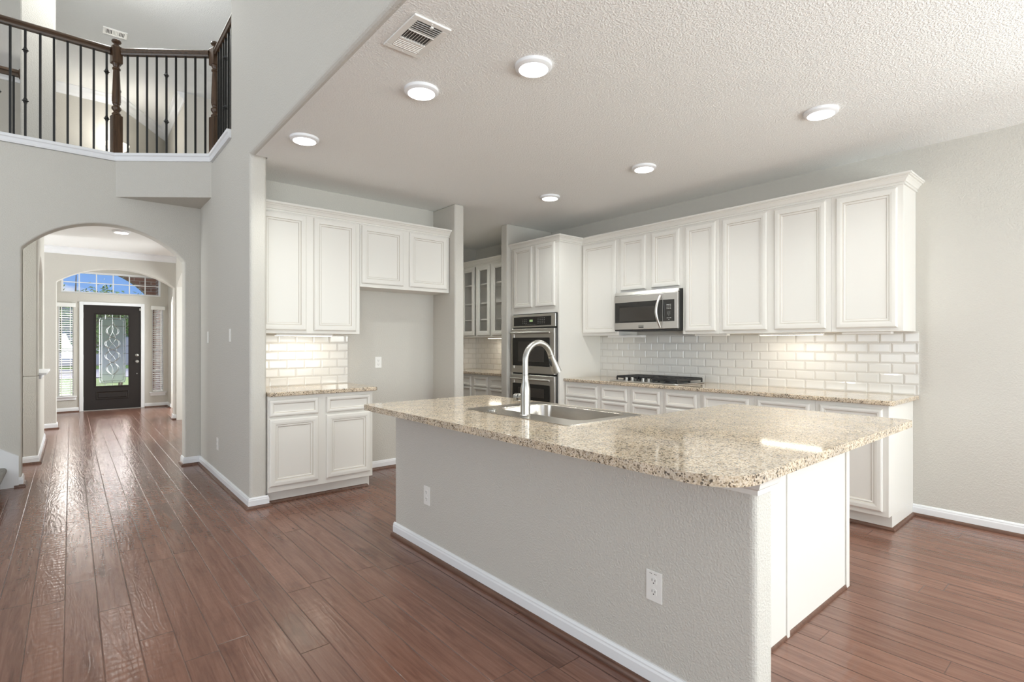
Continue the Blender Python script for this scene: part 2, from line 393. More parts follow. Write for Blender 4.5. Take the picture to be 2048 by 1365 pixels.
struct(B().box(-1.0, 6.6, ZC, 3.2, 10.5, ZC+.1).build('ceiling_hall', M_ceil), 'white ceiling over the entry hall', 'ceiling')
struct(B().box(-4.9, -3.9, 5.5, 5.1, 13.0, 5.65).build('ceiling_upper', M_ceil), 'high white ceiling over loft and great room', 'ceiling')
# hall side wall, header and two storey wall above the kitchen opening: one continuous plane
w = B().prism([(4.41, 0), (6.43, 0), (6.43, 3.07), (5.05, 3.07), (5.05, 5.5), (-3.75, 5.5), (-3.75, ZC), (4.41, ZC)], 0, HX, HX+.125)
struct(w.build('wall_hall', M_wall, bevel=.03, seg=4), 'tall greige wall between hall and kitchen', 'wall')
struct(B().box(HX+.125, 4.98, 0, 3.06, 5.1, ZC).build('wall_back', M_wall), 'kitchen back wall behind the short cabinet run', 'wall')
struct(B().box(3.06, 4.555, 0, 3.175, 6.72, ZC).build('wall_column', M_wall, bevel=.018, seg=4), 'greige stub wall beside the refrigerator space', 'wall')
struct(B().box(XW, -3.4, 0, XW+.15, 6.72, ZC).build('wall_right', M_wall), 'long greige wall behind the main cabinet run', 'wall')
struct(B().box(4.06, 4.915, 0, XW, 5.035, ZC).build('wall_pantry_divider', M_wall, bevel=.015, seg=3), 'short wall behind the oven tower', 'wall')
struct(B().box(3.06, 6.6, 0, XW, 6.72, ZC).build('wall_pantry_end', M_wall), 'end wall of the butler pantry', 'wall')
# arch wall (hall side of great room)
ol = arch_outline(-4.75, HX+.125, 0, 3.07, -.34, .915, 2.145, .30)
struct(B().prism(ol, 1, 6.43, 6.6).build('wall_arch', M_wall, bevel=.014, seg=3), 'wall with the wide arched opening into the entry hall', 'wall')
# diagonal balcony bay over the corner
struct(B().prism([(.335, 6.432), (HX+.001, 5.852), (HX+.06, 5.852), (HX+.06, 6.432)], 2, ZC-.02, 3.07).build('wall_balcony', M_wall), 'angled balcony front bridging the wall corner', 'wall')
struct(B().box(-4.75, 6.6, 2.84, HX, 10.5, 3.07).add(*(lambda b: (b.v, b.f))(B().box(HX+.126, 5.06, 2.86, 3.6, 10.4, 3.07))).build('floor_upper', M_carpet), 'carpeted loft floor', 'floor')
# entry hall walls
def arch_hole(bld, u0, u1, z0, z1, a, b, spring, rise, axis, t0, t1, sill):
    bld.prism(arch_outline(u0, u1, sill, z1, a, b, spring, rise), axis, t0, t1)
    bld.prism([(u0, z0), (u1, z0), (u1, sill), (u0, sill)], axis, t0, t1); return bld
struct(B().box(-2.4, 7.55, 0, -.39, 7.67, ZC).build('wall_stair', M_wall), 'wall beside the stair facing the great room', 'wall')
wl = arch_hole(B(), 7.55, 9.35, 0, ZC, 7.86, 9.05, 2.06, .26, 0, -.39, -.27, .93)
struct(wl.build('wall_hall_left', M_wall, bevel=.012, seg=2), 'left entry hall wall with arched pass-through niche', 'wall')
struct(B().box(-2.52, 6.6, 0, -2.4, 10.6, ZC).build('wall_stair_left', M_wall), 'far left wall of the side hall', 'wall')
wr = B().prism(arch_outline(6.6, 10.43, 0, ZC, 8.3, 10.33, 2.23, .25), 0, 1.36, 1.48)
struct(wr.build('wall_hall_right', M_wall), 'right entry hall wall with arched side opening', 'wall')
struct(B().box(3.0, 6.72, 0, 3.12, 10.6, ZC).build('wall_side_room', M_wall), 'far wall of the room right of the hall', 'wall')
struct(B().prism(arch_outline(-2.4, 3.0, 0, 3.06, -.164, 1.335, 2.22, .25), 1, 10.43, 10.62).build('wall_vestibule_arch', M_wall, bevel=.014, seg=3), 'second arched wall before the front door', 'wall')
struct(B().box(-.55, 10.62, 0, -.43, 12.8, 5.5).build('wall_vestibule_left', M_wall), 'left vestibule wall', 'wall')
struct(B().prism(arch_outline(10.62, 12.8, 0, 3.1, 11.0, 12.35, 2.1, .22), 0, 1.53, 1.65).build('wall_vestibule_right', M_wall), 'right vestibule wall with arched opening', 'wall')
struct(B().box(2.3, 10.62, 0, 2.4, 12.8, 3.1).build('wall_side_closet', M_wall), 'wall beyond the right vestibule opening', 'wall')
struct(B().box(-.55, 10.62, 3.1, 2.4, 12.8, 3.2).build('ceiling_vestibule', M_ceil), 'vestibule ceiling', 'ceiling')
# front wall with door, side windows, transom and high window openings
Y0, Y1 = 12.80, 12.95
fw = B()
xs = [(-1.0, -.175), (.04, .12), (1.133, 1.262), (1.45, 2.6)]
for a, b in xs: fw.box(a, Y0, 0, b, Y1, 2.235)
fw.box(.12, Y0, 2.07, 1.133, Y1, 2.235)
for a, b in ((-.175, .04), (1.262, 1.45)): fw.box(a, Y0, 0, b, Y1, .30); fw.box(a, Y0, 2.03, b, Y1, 2.235)
fw.box(-1.0, Y0, 2.235, -.135, Y1, 3.2); fw.box(1.405, Y0, 2.235, 2.6, Y1, 3.2)
fw.box(-.135, Y0, 2.645, 1.405, Y1, 2.745); fw.box(-.135, Y0, 3.05, 1.405, Y1, 3.2)
struct(fw.build('wall_front', M_wall), 'front wall around the entry door', 'wall')
# loft walls
up = [(-4.75, 11.25), (.62, 11.25), (1.47, 12.6), (1.47, 10.28), (4.9, 10.28)]
struct(B().sweep(up, [(0, 3.07), (0, 5.5), (-.1, 5.5), (-.1, 3.07)]).build('wall_loft', M_wall), 'loft walls with an angled corner', 'wall')
struct(B().box(-.40, 7.4, 3.07, -.125, 7.72, 5.5).build('wall_loft_pier', M_wall, bevel=.015, seg=2), 'full height pier standing in the loft', 'wall')
struct(B().box(4.75, 4.9, 2.86, 4.9, 10.4, 5.5).build('wall_loft_right', M_wall), 'right loft wall', 'wall')
struct(B().box(HX+.125, 4.93, 2.86, 4.9, 5.05, 5.5).build('wall_loft_near', M_wall), 'near loft wall', 'wall')
# great room and nook shell behind the camera
gl = B(); Yb = -3.75
def wall_holes(bld, axis, t0, t1, u0, u1, z0, z1, holes):
    us = sorted({u0, u1, *[h[0] for h in holes], *[h[1] for h in holes]})
    for a, b in zip(us[:-1], us[1:]):
        hs = sorted([(h[2], h[3]) for h in holes if h[0] <= a and h[1] >= b]); z = z0
        for c, d in hs+[(z1, z1)]:
            if c > z: bld.prism([(a, z), (b, z), (b, c), (a, c)], axis, t0, t1)
            z = d
    return bld
struct(wall_holes(B(), 1, -3.9, -3.75, -4.75, HX+.125, 0, 5.5, [(-4.2, -.2-2.05, .5, 3.9), (-1.75, .2, .5, 3.9)]).build('wall_great_room_rear', M_wall), 'great room wall with tall windows', 'wall')
struct(wall_holes(B(), 0, -4.9, -4.75, -3.9, 6.6, 0, 5.5, [(2.4, 6.0, .9, 3.9)]).build('wall_great_room_left', M_wall), 'great room side wall', 'wall')
struct(wall_holes(B(), 1, -3.4, -3.25, HX+.125, XW, 0, ZC, [(1.5, 2.95, .55, 2.45), (3.05, 4.5, .55, 2.45)]).build('wall_nook_rear', M_wall), 'breakfast nook window wall', 'wall')
struct(B().box(-4.9, 6.6, 3.07, -4.75, 12.9, 5.5).build('wall_loft_left', M_wall), 'left loft wall', 'wall')
def win(name, label, axis, t, u0, u1, z0, z1, nu, nz, th=.06):
    o = bpy.data.objects.new(name, None); COL.objects.link(o); c = [(u0+u1)/2, z0]; c.insert(axis, t); o.location = (c[0], c[1], c[2]) ; ORG[o.name] = Vector(o.location)
    struct(o, label, 'window'); b = B()
    def bar(a, bb, c_, d, k=1): b.prism([(a, c_), (bb, c_), (bb, d), (a, d)], axis, t-.02*k, t+.02*k)
    bar(u0, u0+.05, z0, z1); bar(u1-.05, u1, z0, z1); bar(u0+.05, u1-.05, z0, z0+.05); bar(u0+.05, u1-.05, z1-.05, z1)
    for i in range(1, nu): x = u0+(u1-u0)*i/nu; bar(x-.01, x+.01, z0+.05, z1-.05, .6)
    for i in range(1, nz): z = z0+(z1-z0)*i/nz; bar(u0+.05, u1-.05, z-.01, z+.01, .5)
    b.build('frame', M_trim, o); return o
win('window_4', 'left nook window', 1, -3.3, 1.5, 2.95, .55, 2.45, 3, 4); win('window_5', 'right nook window', 1, -3.3, 3.05, 4.5, .55, 2.45, 3, 4)
win('window_6', 'great room window', 1, -3.8, -4.2, -2.25, .5, 3.9, 3, 6); win('window_7', 'great room window', 1, -3.8, -1.75, .2, .5, 3.9, 3, 6)
win('window_8', 'great room side window', 0, -4.8, 2.4, 6.0, .9, 3.9, 6, 5)

# island half wall
pw = B().box(1.665, .775, 0, 1.79, 3.2, .85)
struct(pw.build('wall_island', M_pony, bevel=.02, seg=4), 'textured greige half wall along the island front', 'half wall')

# baseboards and shoe mouldings
BP = [(0, .012), (.014, .012), (.014, .060), (.011, .068), (.011, .074), (.006, .083), (0, .084)]
SP = [(.0, 0), (.019, 0), (.0185, .006), (.015, .014), (.009, .019), (0, .021)]
_tn = [0]
def base(side, path, shoe=True, board=True):
    if board: struct(B().sweep(path, BP).build('baseboard_'+side, M_trim), 'white baseboard', 'baseboard')
    if shoe:
        _tn[0] += 1; k = .014 if board else 0
        struct(B().sweep(path, [(o+k, z) for o, z in SP]).build('trim_%d' % _tn[0], M_shoe, smooth=True), 'brown shoe molding', 'trim')
base('hall', [(.915, 6.6), (.915, 6.43), (HX, 6.43), (HX, 4.41), (HX+.125, 4.41), (HX+.125, 4.452)])
base('arch', [(-.385, 6.43), (-.34, 6.43), (-.34, 6.6)])
base('stair', [(-2.0, 7.55), (-.27, 7.55), (-.27, 9.35)])
base('vestibule', [(-2.0, 10.43), (-.164, 10.43), (-.164, 10.62)])
base('pier', [(1.335, 10.62), (1.335, 10.43), (1.46, 10.43)])
base('entry', [(-.43, 12.8), (.118, 12.8)])
base('entry_right', [(1.135, 12.8), (1.53, 12.8), (1.53, 12.35)])
base('alcove', [(2.065, 4.98), (3.06, 4.98), (3.06, 4.555), (3.175, 4.555), (3.175, 6.6)])
base('right', [(XW, 1.066), (XW, -3.25)])
base('island', [(1.665, 3.2), (1.665, .775), (1.79, .775), (1.79, .985)])
base('toe', [(1.187, 4.462), (2.035, 4.462), (2.035, 4.98)], board=False)
base('toe_run', [(4.295, 4.09), (4.295, 1.066), (XW, 1.066)], board=False)
base('island_end', [(1.81, .985), (3.14, .985), (3.14, 1.70)], board=False)
# crown in hall and loft
CP = lambda z: [(0, z-.10), (.012, z-.10), (.02, z-.075), (.05, z-.045), (.06, z-.02), (.085, z-.012), (.085, z), (0, z)]
_tn[0] += 1
struct(B().sweep([(-2.4, 10.43), (1.36, 10.43)], CP(ZC)).build('trim_%d' % _tn[0], M_trim), 'white crown molding in the entry hall', 'crown molding')
_tn[0] += 1
struct(B().sweep([(-4.7, 11.25), (.62, 11.25), (1.47, 12.6), (1.47, 10.28)], [(o*1.5, 5.5-(5.5-z)*1.4) for o, z in CP(5.5)]).build('trim_%d' % _tn[0], M_trim), 'white crown molding in the loft', 'crown molding')
# balcony nosing
_tn[0] += 1
NP = [(0, 3.07), (.012, 3.07), (.018, 3.085), (.018, 3.11), (.03, 3.118), (.03, 3.142), (-.12, 3.142), (-.12, 3.07)]
struct(B().sweep([(-4.6, 6.43), (.335, 6.43), (HX, 5.85), (HX, 5.05)], NP).build('trim_%d' % _tn[0], M_trim), 'white balcony edge trim', 'trim')
# pass-through ledge, stair skirt
_tn[0] += 1
struct(B().box(-.41, 7.80, .93, -.205, 9.10, .955).box(-.27, 7.84, .885, -.25, 9.06, .93).build('trim_%d' % _tn[0], M_trim, bevel=.004), 'white sill of the pass-through', 'trim')
_tn[0] += 1
struct(B().prism([(-.355, 0), (-.355, .275), (-4.6, 3.04), (-4.6, 0)], 1, 6.405, 6.43).build('trim_%d' % _tn[0], M_trim), 'white stair skirt board', 'trim')

# ================================================================ staircase
st = thing('staircase', 'carpeted grey stair flight rising along the arch wall', 'stairs', (-1.1, 5.9, 0))
for k in range(15):
    x1 = -.455-.27*k; z1 = .185*(k+1)
    b = B(); prof = [(x1-.2705, 0), (x1-.02, 0), (x1-.015, z1-.05)]
    for j in range(9):
        a = -PI/2+PI*j/8; prof.append((x1+.0+.025*math.cos(a), z1-.027+.027*math.sin(a)))
    prof.append((x1-.2705, z1))
    b.prism(prof, 1, 5.45, 6.404).build('step', M_carpet, st, smooth=True)

# ================================================================ cabinets
DOOR = [(0, 0), (0, .012), (.003, .017), (.010, .0205), (.030, .0215), (.046, .019), (.050, .0145), (.054, .0155), (.058, .0155), (.064, .0125), (.067, .0085), (.071, .0085)]
DRAW = [(0, 0), (0, .012), (.003, .017), (.008, .0205), (.018, .0215), (.030, .018), (.034, .0125), (.037, .0095), (.041, .009)]
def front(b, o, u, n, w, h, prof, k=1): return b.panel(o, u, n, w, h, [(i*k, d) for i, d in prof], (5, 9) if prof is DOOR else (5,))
class Frame:
    """cabinet face frame of reference: u along the run, n out of the face"""
    def __init__(s, o, u, n): s.o = Vector(o); s.u = Vector(u); s.n = Vector(n)
    def at(s, a, d, z): p = s.o+s.u*a+s.n*d; return (p.x, p.y, z)
    def box(s, b, a0, a1, d0, d1, z0, z1):
        p = s.at(a0, d0, z0); q = s.at(a1, d1, z1); return b.box(*p, *q)
def cabinet(name, label, cat, F, a0, a1, depth, z0, z1, doors=(), drawers=(), toe=None, group=None, notch=0):
    mid = F.at((a0+a1)/2, -depth/2, 0 if toe else z0)
    t = thing(name, label, cat, mid, group)
    b = B(); g = .0006
    F.box(b, a0+g, a1-g, -depth, 0, z0, z1)
    b.build('carcass', M_cab, t, bevel=.0015, seg=1)
    if toe: F.box(B(), a0+g, a1-g, -depth, -.07, 0, z0).build('toe_kick', M_cab, t)
    for x0, x1, y0, y1 in doors:
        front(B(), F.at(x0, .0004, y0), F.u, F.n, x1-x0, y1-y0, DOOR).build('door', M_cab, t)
    for x0, x1, y0, y1 in drawers:
        front(B(), F.at(x0, .0004, y0), F.u, F.n, x1-x0, y1-y0, DRAW).build('drawer', M_cab, t)
    return t
# --- main run uppers on the right wall, u runs toward the camera (-Y)
FU = Frame((4.505, 4.09, 0), (0, -1, 0), (-1, 0, 0)); Yu = lambda y: 4.09-y
UD = .319
def run_upper(y1, y0, doors, zb, label, name='wall_cabinet'):
    return cabinet(name, label, 'cabinet', FU, Yu(y1), Yu(y0), UD, zb, 2.415, doors=[(Yu(a), Yu(b), zb+.027, 2.395) for a, b in doors], group=None)
run_upper(4.09, 3.565, [(4.07, 3.596)], 1.37, 'cream wall cabinet between oven tower and microwave')
run_upper(3.565, 2.797, [(3.533, 3.218), (3.145, 2.83)], 1.816, 'short cream two-door wall cabinet above the microwave')
run_upper(2.797, 2.425, [(2.765, 2.456)], 1.37, 'narrow cream wall cabinet just right of the microwave')
run_upper(2.425, 1.51, [(2.393, 1.997), (1.936, 1.545)], 1.37, 'cream two-door wall cabinet over the brightest backsplash tiles')
run_upper(1.51, 1.05, [(1.475, 1.085)], 1.37, 'last cream wall cabinet at the open right end of the run')
# --- main run bases
FB = Frame((4.225, 4.09, 0), (0, -1, 0), (-1, 0, 0)); BD = .599
D3 = [(.70, .833), (.425, .687), (.135, .412)]
def run_base(y1, y0, a, b, bank, label):
    if bank: return cabinet('drawer_cabinet', label, 'cabinet', FB, Yu(y1), Yu(y0), BD, .1016, .862, drawers=[(Yu(a), Yu(b), *z) for z in D3], toe=True)
    return cabinet('base_cabinet', label, 'cabinet', FB, Yu(y1), Yu(y0), BD, .1016, .862, drawers=[(Yu(a), Yu(b), .70, .833)], doors=[(Yu(a), Yu(b), .135, .687)], toe=True)
run_base(4.09, 3.588, 4.106-.03, 3.619, True, 'cream drawer base cabinet next to the oven tower')
run_base(3.588, 3.205, 3.558, 3.238, True, 'narrow cream drawer base under the left half of cooktop')
run_base(3.205, 2.827, 3.172, 2.858, True, 'narrow cream drawer base under the right half of cooktop')
run_base(2.827, 2.448, 2.796, 2.479, False, 'narrow cream base cabinet just right of the cooktop')
run_base(2.448, 1.98, 2.417, 2.017, False, 'cream base cabinet third from the right end of the run')
run_base(1.98, 1.523, 1.948, 1.557, False, 'cream base cabinet second from the right end of the run')
run_base(1.523, 1.066, 1.489, 1.101, False, 'cream base cabinet at the right end with exposed side panel')
# --- oven tower
t = thing('oven_cabinet', 'tall cream cabinet tower holding the double oven', 'cabinet', (4.48, 4.5, 0))
b = B()
b.box(4.13, 4.0905, .1016, XW-.001, 4.121, 2.43).box(4.13, 4.881, .1016, XW-.001, 4.912, 2.43)          # sides
b.box(4.132, 4.121, 1.63, XW-.001, 4.881, 2.43).box(4.132, 4.121, .1016, XW-.001, 4.881, .50)
b.box(4.70, 4.121, .50, XW-.001, 4.881, 1.63)
b.build('carcass', M_cab, t, bevel=.002, seg=1)
B().box(4.20, 4.0905, 0, XW-.001, 4.912, .1016).build('toe_kick', M_cab, t)
for a, c in ((4.857, 4.528), (4.472, 4.152)):
    front(B(), (4.1296, a, 1.705), (0, -1, 0), (-1, 0, 0), a-c, .715, DOOR, .85).build('door', M_cab, t)
front(B(), (4.1296, 4.857, .135), (0, -1, 0), (-1, 0, 0), .705, .33, DOOR, .85).build('drawer', M_cab, t)
# --- left wall cabinets (facing -Y)
FL = Frame((0, 4.39, 0), (1, 0, 0), (0, -1, 0))
cabinet('base_cabinet', 'cream base cabinet with two drawers and two doors beside refrigerator space', 'cabinet', FL, 1.187, 2.065, .589, .1016, .862,
        drawers=[(1.194, 1.579, .70, .833), (1.646, 2.040, .70, .833)], doors=[(1.194, 1.579, .147, .682), (1.646, 2.040, .147, .682)], toe=True)
FLU = Frame((0, 4.66, 0), (1, 0, 0), (0, -1, 0))
cabinet('wall_cabinet', 'tall cream two-door wall cabinet above the short tiled counter', 'cabinet', FLU, 1.187, 2.065, .319, 1.368, 2.415,
        doors=[(1.194, 1.572, 1.395, 2.388), (1.637, 2.025, 1.395, 2.388)])
cabinet('wall_cabinet', 'short cream two-door cabinet above the empty refrigerator space', 'cabinet', FLU, 2.066, 3.055, .319, 1.813, 2.415,
        doors=[(2.082, 2.514, 1.846, 2.388), (2.58, 3.020, 1.846, 2.388)])
# --- pantry
FP = Frame((4.225, 6.59, 0), (0, -1, 0), (-1, 0, 0)); Yp = lambda y: 6.59-y
pb = [(6.59, 6.23, 6.56, 6.25), (6.23, 5.85, 6.20, 5.884), (5.85, 5.485, 5.814, 5.511), (5.485, 5.037, 5.457, 5.156)]
lbl = ['cream pantry drawer base in the far corner', 'leftmost visible cream drawer base in the butler pantry', 'middle cream drawer base in the butler pantry', 'cream drawer base in the pantry nearest the oven tower']
for (y1, y0, a, c), l_ in zip(pb, lbl):
    cabinet('drawer_cabinet', l_, 'cabinet', FP, Yp(y1), Yp(y0), BD, .1016, .862, drawers=[(Yp(a), Yp(c), *z) for z in D3], toe=True)
t = thing('glass_cabinet', 'cream wall cabinet with glass doors and shelves in the butler pantry', 'cabinet', (4.66, 5.8, 1.37))
b = B(); x0, x1, y0, y1 = 4.505, XW-.001, 5.037, 6.599
b.box(x1-.015, y0, 1.372, x1, y1, 2.415).box(x0, y0, 1.372, x1-.015, y1, 1.392).box(x0, y0, 2.395, x1-.015, y1, 2.415)
for y in (5.05, 5.43, 5.795, 6.145, 6.51): b.box(x0, y-.018 if y > 5.1 else y0, 1.392, x0+.02, y+.018, 2.395)
b.box(x0, y0, 1.392, x1-.015, y0+.015, 2.395).box(x0, y1-.015, 1.392, x1-.015, y1, 2.395)
b.build('carcass', M_cab, t)
for z in (1.625, 1.862, 2.135): B().box(x0+.025, y0+.016, z-.009, x1-.016, y1-.016, z+.009).build('shelf', M_cab, t)
GD = [(0, 0), (0, .013), (.003, .018), (.010, .0205), (.030, .0215), (.048, .019), (.054, .013), (.064, .012), (.066, .009), (.066, 0)]
for a, c in ((6.50, 6.188), (6.125, 5.819), (5.767, 5.444)):
    d = B().ring((4.5046, a, 1.398), (0, -1, 0), (-1, 0, 0), a-c, .997, GD).build('door', M_cab, t)
    B().box(4.497, c+.062, 1.46, 4.499, a-.062, 2.333).build('glass_pane', M_glass, d)
front(B(), (4.5046, 5.40, 1.398), (0, -1, 0), (-1, 0, 0), .30, .997, DOOR).build('door', M_cab, t)
# --- cabinet crowns
KP = [(.0006, 2.398), (.010, 2.398), (.012, 2.406), (.006, 2.410), (.006, 2.414), (.014, 2.417), (.018, 2.426), (.026, 2.438), (.036, 2.446), (.036, 2.450), (.046, 2.452), (.050, 2.457), (.056, 2.458), (.056, 2.471), (.0006, 2.471)]
tag(B().sweep([(1.187, 4.66), (3.057, 4.66)], KP).build('crown_molding', M_cab), 'cream crown molding over the left cabinets and refrigerator space', 'crown molding')
KP2 = [(o+.0, z+.012) for o, z in KP]
tag(B().sweep([(4.13, 4.912), (4.13, 4.09), (4.505, 4.09), (4.505, 1.05), (XW-.001, 1.05)], KP2).build('crown_molding', M_cab), 'long cream crown molding over oven tower and main wall cabinets', 'crown molding')
tag(B().sweep([(4.505, 6.6), (4.505, 5.037)], KP2).build('crown_molding', M_cab), 'cream crown molding over the pantry glass cabinet', 'crown molding')

# ================================================================ counters and tile
def slab(pts, z0, z1): return B().prism(pts, 2, z0, z1)
tag(slab([(4.187, 4.088), (4.187, 1.05), (4.207, 1.03), (XW-.001, 1.03), (XW-.001, 4.088)], .862, .895).build('countertop', M_granite, bevel=.007, seg=3), 'long speckled granite countertop under the cooktop on the right wall', 'countertop')
tag(slab([(1.187, 4.345), (2.08, 4.345), (2.10, 4.365), (2.10, 4.979), (1.187, 4.979)], .862, .895).build('countertop', M_granite, bevel=.007, seg=3), 'short speckled granite countertop below the left wall cabinets', 'countertop')
tag(slab([(4.187, 6.599), (4.187, 5.036), (XW-.001, 5.036), (XW-.001, 6.599)], .862, .895).build('countertop', M_granite, bevel=.006, seg=2), 'speckled granite countertop inside the butler pantry', 'countertop')
tag(B().box(XW-.009, 1.03, .8955, XW-.0005, 4.0895, 1.372).build('backsplash', M_tileY), 'long white subway tile backsplash behind the cooktop', 'backsplash')
tag(B().box(1.188, 4.971, .8955, 2.078, 4.9795, 1.369).build('backsplash', M_tileX), 'short white subway tile backsplash lit above the left counter', 'backsplash')
tag(B().box(XW-.009, 5.036, .8955, XW-.0005, 6.59, 1.372).build('backsplash', M_tileY), 'white subway tile backsplash on the pantry side wall', 'backsplash')
tag(B().box(4.19, 6.591, .8955, XW-.01, 6.5995, 1.372).build('backsplash', M_tileX), 'white subway tile backsplash on the pantry end wall', 'backsplash')
# under cabinet lights
def ucl(loc, dx, dy, label, power):
    t = thing('under_cabinet_light', label, 'light', loc, None)
    x, y, z = loc
    B().box(x-dx-.008, y-dy-.008, z-.018, x+dx+.008, y+dy+.008, z-.0005).build('housing', M_plate, t, bevel=.003)
    B().box(x-dx, y-dy, z-.0205, x+dx, y+dy, z-.018).build('lens', M_ucl, t)
    lo = light('under_cabinet_glow', 'AREA', (x, y, z-.024), (0, 0, 0), power*.20, (1, .89, .74), shape='RECTANGLE', size=2*dx, size_y=2*dy)
    lo.parent = t; lo.location = (0, 0, -.024)
ucl((4.62, 1.86, 1.37), .03, .24, 'lit under-cabinet light over the right part of long counter', 3.0)
ucl((1.60, 4.79, 1.368), .24, .03, 'lit under-cabinet light over the short left counter', 3.6)
ucl((4.64, 5.75, 1.372), .03, .26, 'lit under-cabinet light over the pantry counter', 4.5)
# unlit fixtures and wiring covers under the run
for y, l_ in ((2.55, 'unlit under-cabinet fixture right of the microwave'), (1.30, 'unlit under-cabinet fixture at the right end of the run')):
    tag(B().box(4.57, y-.16, 1.352, 4.63, y+.16, 1.3695).build('under_cabinet_fixture', M_plate, bevel=.003), l_, 'light')
tag(B().box(4.54, 3.30, 1.345, 4.62, 3.75, 1.3695).build('under_cabinet_fixture', M_plate, bevel=.003), 'unlit under-cabinet fixture under the microwave left end', 'light')

# ================================================================ island
t = thing('island_cabinet', 'white island cabinetry with a plain end panel', 'cabinet', (2.3, 2.0, 0))
b = B()
b.box(1.791, .987, .10, 2.42, 1.02, .849).box(1.791, 3.165, .10, 2.42, 3.2, .849).box(1.791, 1.02, .10, 1.81, 3.165, .849)
b.box(2.40, 1.70, .10, 2.42, 3.165, .849).box(1.81, 1.02, .10, 2.40, 3.165, .12).box(2.42, .987, .10, 3.138, 1.70, .849)
b.build('carcass', M_cab, t, bevel=.0015, seg=1)
B().box(1.791, .987, 0, 2.345, 3.195, .10).box(2.345, .987, 0, 3.07, 1.69, .10).build('toe_kick', M_cab, t)
ep = B().box(1.791, .9865, .0, 3.14, .975, .849).build('end_panel', M_cab, t)
for a, c, d in ((1.80, 2.372, .972), (2.372, 2.400, .966), (3.10, 3.14, .966)):
    B().box(a, .975, .0, c, d, .849).build('batten', M_cab, t, bevel=.003)
FI = Frame((2.4205, 1.72, 0), (0, 1, 0), (1, 0, 0))
for a, c in ((.03, .47), (.52, .98), (1.03, 1.42)):
    front(B(), FI.at(a, 0, .135), FI.u, FI.n, c-a, .55, DOOR).build('door', M_cab, t)
    front(B(), FI.at(a, 0, .70), FI.u, FI.n, c-a, .133, DRAW).build('drawer', M_cab, t)
# countertop, L shaped with a sink cut-out
def rounded(pts, rad, n=10):
    out = []; N_ = len(pts)
    for i, p in enumerate(pts):
        r = rad[i]
        if r == 0: out.append(p); continue
        P0, P1, P2 = Vector(pts[i-1]), Vector(p), Vector(pts[(i+1) % N_])
        a = (P0-P1).normalized(); c = (P2-P1).normalized(); s0 = P1+a*r; s1 = P1+c*r; cc = P1+a*r+c*r
        for k in range(n+1):
            th = PI/2*k/n; v = cc-c*r*math.cos(th)-a*r*math.sin(th); out.append((v.x, v.y))
    return out
IX0, IX1, IX2, IY0, IY1, IY2 = 1.452, 2.455, 3.335, .735, 1.715, 3.235
oc = rounded([(IX0, IY0), (IX2, IY0), (IX2, IY1), (IX1, IY1), (IX1, IY2), (IX0, IY2)], [.16, .03, .03, 0, .05, .03])
hole = rounded([(1.838, 1.757), (2.392, 1.757), (2.392, 2.578), (1.838, 2.578)], [.03]*4, 5)
def holed_slab(outer, inner, z0, z1):
    bm = bmesh.new(); es = []
    for loop in (outer, inner):
        vs = [bm.verts.new((x, y, z1)) for x, y in loop]
        es += [bm.edges.new((vs[i], vs[(i+1) % len(vs)])) for i in range(len(vs))]
    bmesh.ops.triangle_fill(bm, use_beauty=True, use_dissolve=False, edges=es)
    top = list(bm.faces); r = bmesh.ops.extrude_face_region(bm, geom=top)
    for v in [g for g in r['geom'] if isinstance(g, bmesh.types.BMVert)]: v.co.z = z0
    b = B(); bm.verts.index_update(); b.add([tuple(v.co) for v in bm.verts], [tuple(v.index for v in f.verts) for f in bm.faces]); bm.free(); return b
ct = holed_slab(oc, hole, .8502, .885).build('countertop', M_granite, bevel=.008, seg=3)
tag(ct, 'large L-shaped speckled granite island countertop with the sink', 'countertop')
# trim under the counter
TP = [(0, .80), (.012, .80), (.012, .815), (.020, .822), (.024, .835), (.030, .8495), (0, .8495)]
tag(B().sweep([(1.665, 3.19), (1.665, .775), (1.79, .775)], TP).build('counter_molding', M_cab), 'cream molding between island wall and granite overhang', 'molding')
# sink
t = thing('sink', 'stainless drop-in sink set in the island granite', 'sink', (2.11, 2.17, .885))
orim = rounded([(1.818, 1.737), (2.412, 1.737), (2.412, 2.598), (1.818, 2.598)], [.035]*4, 6)
irim = rounded([(1.965, 1.80), (2.372, 1.80), (2.372, 2.49), (1.965, 2.49)], [.075]*4, 6)
holed_slab(orim, irim, .8853, .889).build('rim', M_sink, t, bevel=.0015, seg=2)
n = len(irim); cx, cy = 2.168, 2.145; b = B(); vs = []; zz = [(.8885, 1.0), (.88, .992), (.72, .96), (.705, .93), (.70, .86), (.697, .2)]
for z, k in zz:
    for x, y in irim: vs.append((cx+(x-cx)*k, cy+(y-cy)*k, z))
fs = [(i*n+k, i*n+(k+1) % n, (i+1)*n+(k+1) % n, (i+1)*n+k) for i in range(len(zz)-1) for k in range(n)]+[tuple((len(zz)-1)*n+k for k in range(n))]
b.add(vs, fs); bo = b.build('basin', M_sink, t, smooth=True)
sm = bo.modifiers.new('shell', 'SOLIDIFY'); sm.thickness = .0012; sm.offset = -1
B().lathe([(.001, .0), (.042, .0), (.045, .003), (.03, .004), (.001, .002)], (2.17, 2.145, .6975)).build('drain', M_nickel, t, smooth=True)
# hole cap on the sink deck
tag(B().lathe([(.026, 0), (.026, .004), (.020, .008), (.008, .009), (.001, .012)], (1.885, 2.42, .8892), seg=20).build('sink_hole_cover', M_nickel, smooth=True), 'small round chrome cap on the sink deck left of the faucet', 'cap')
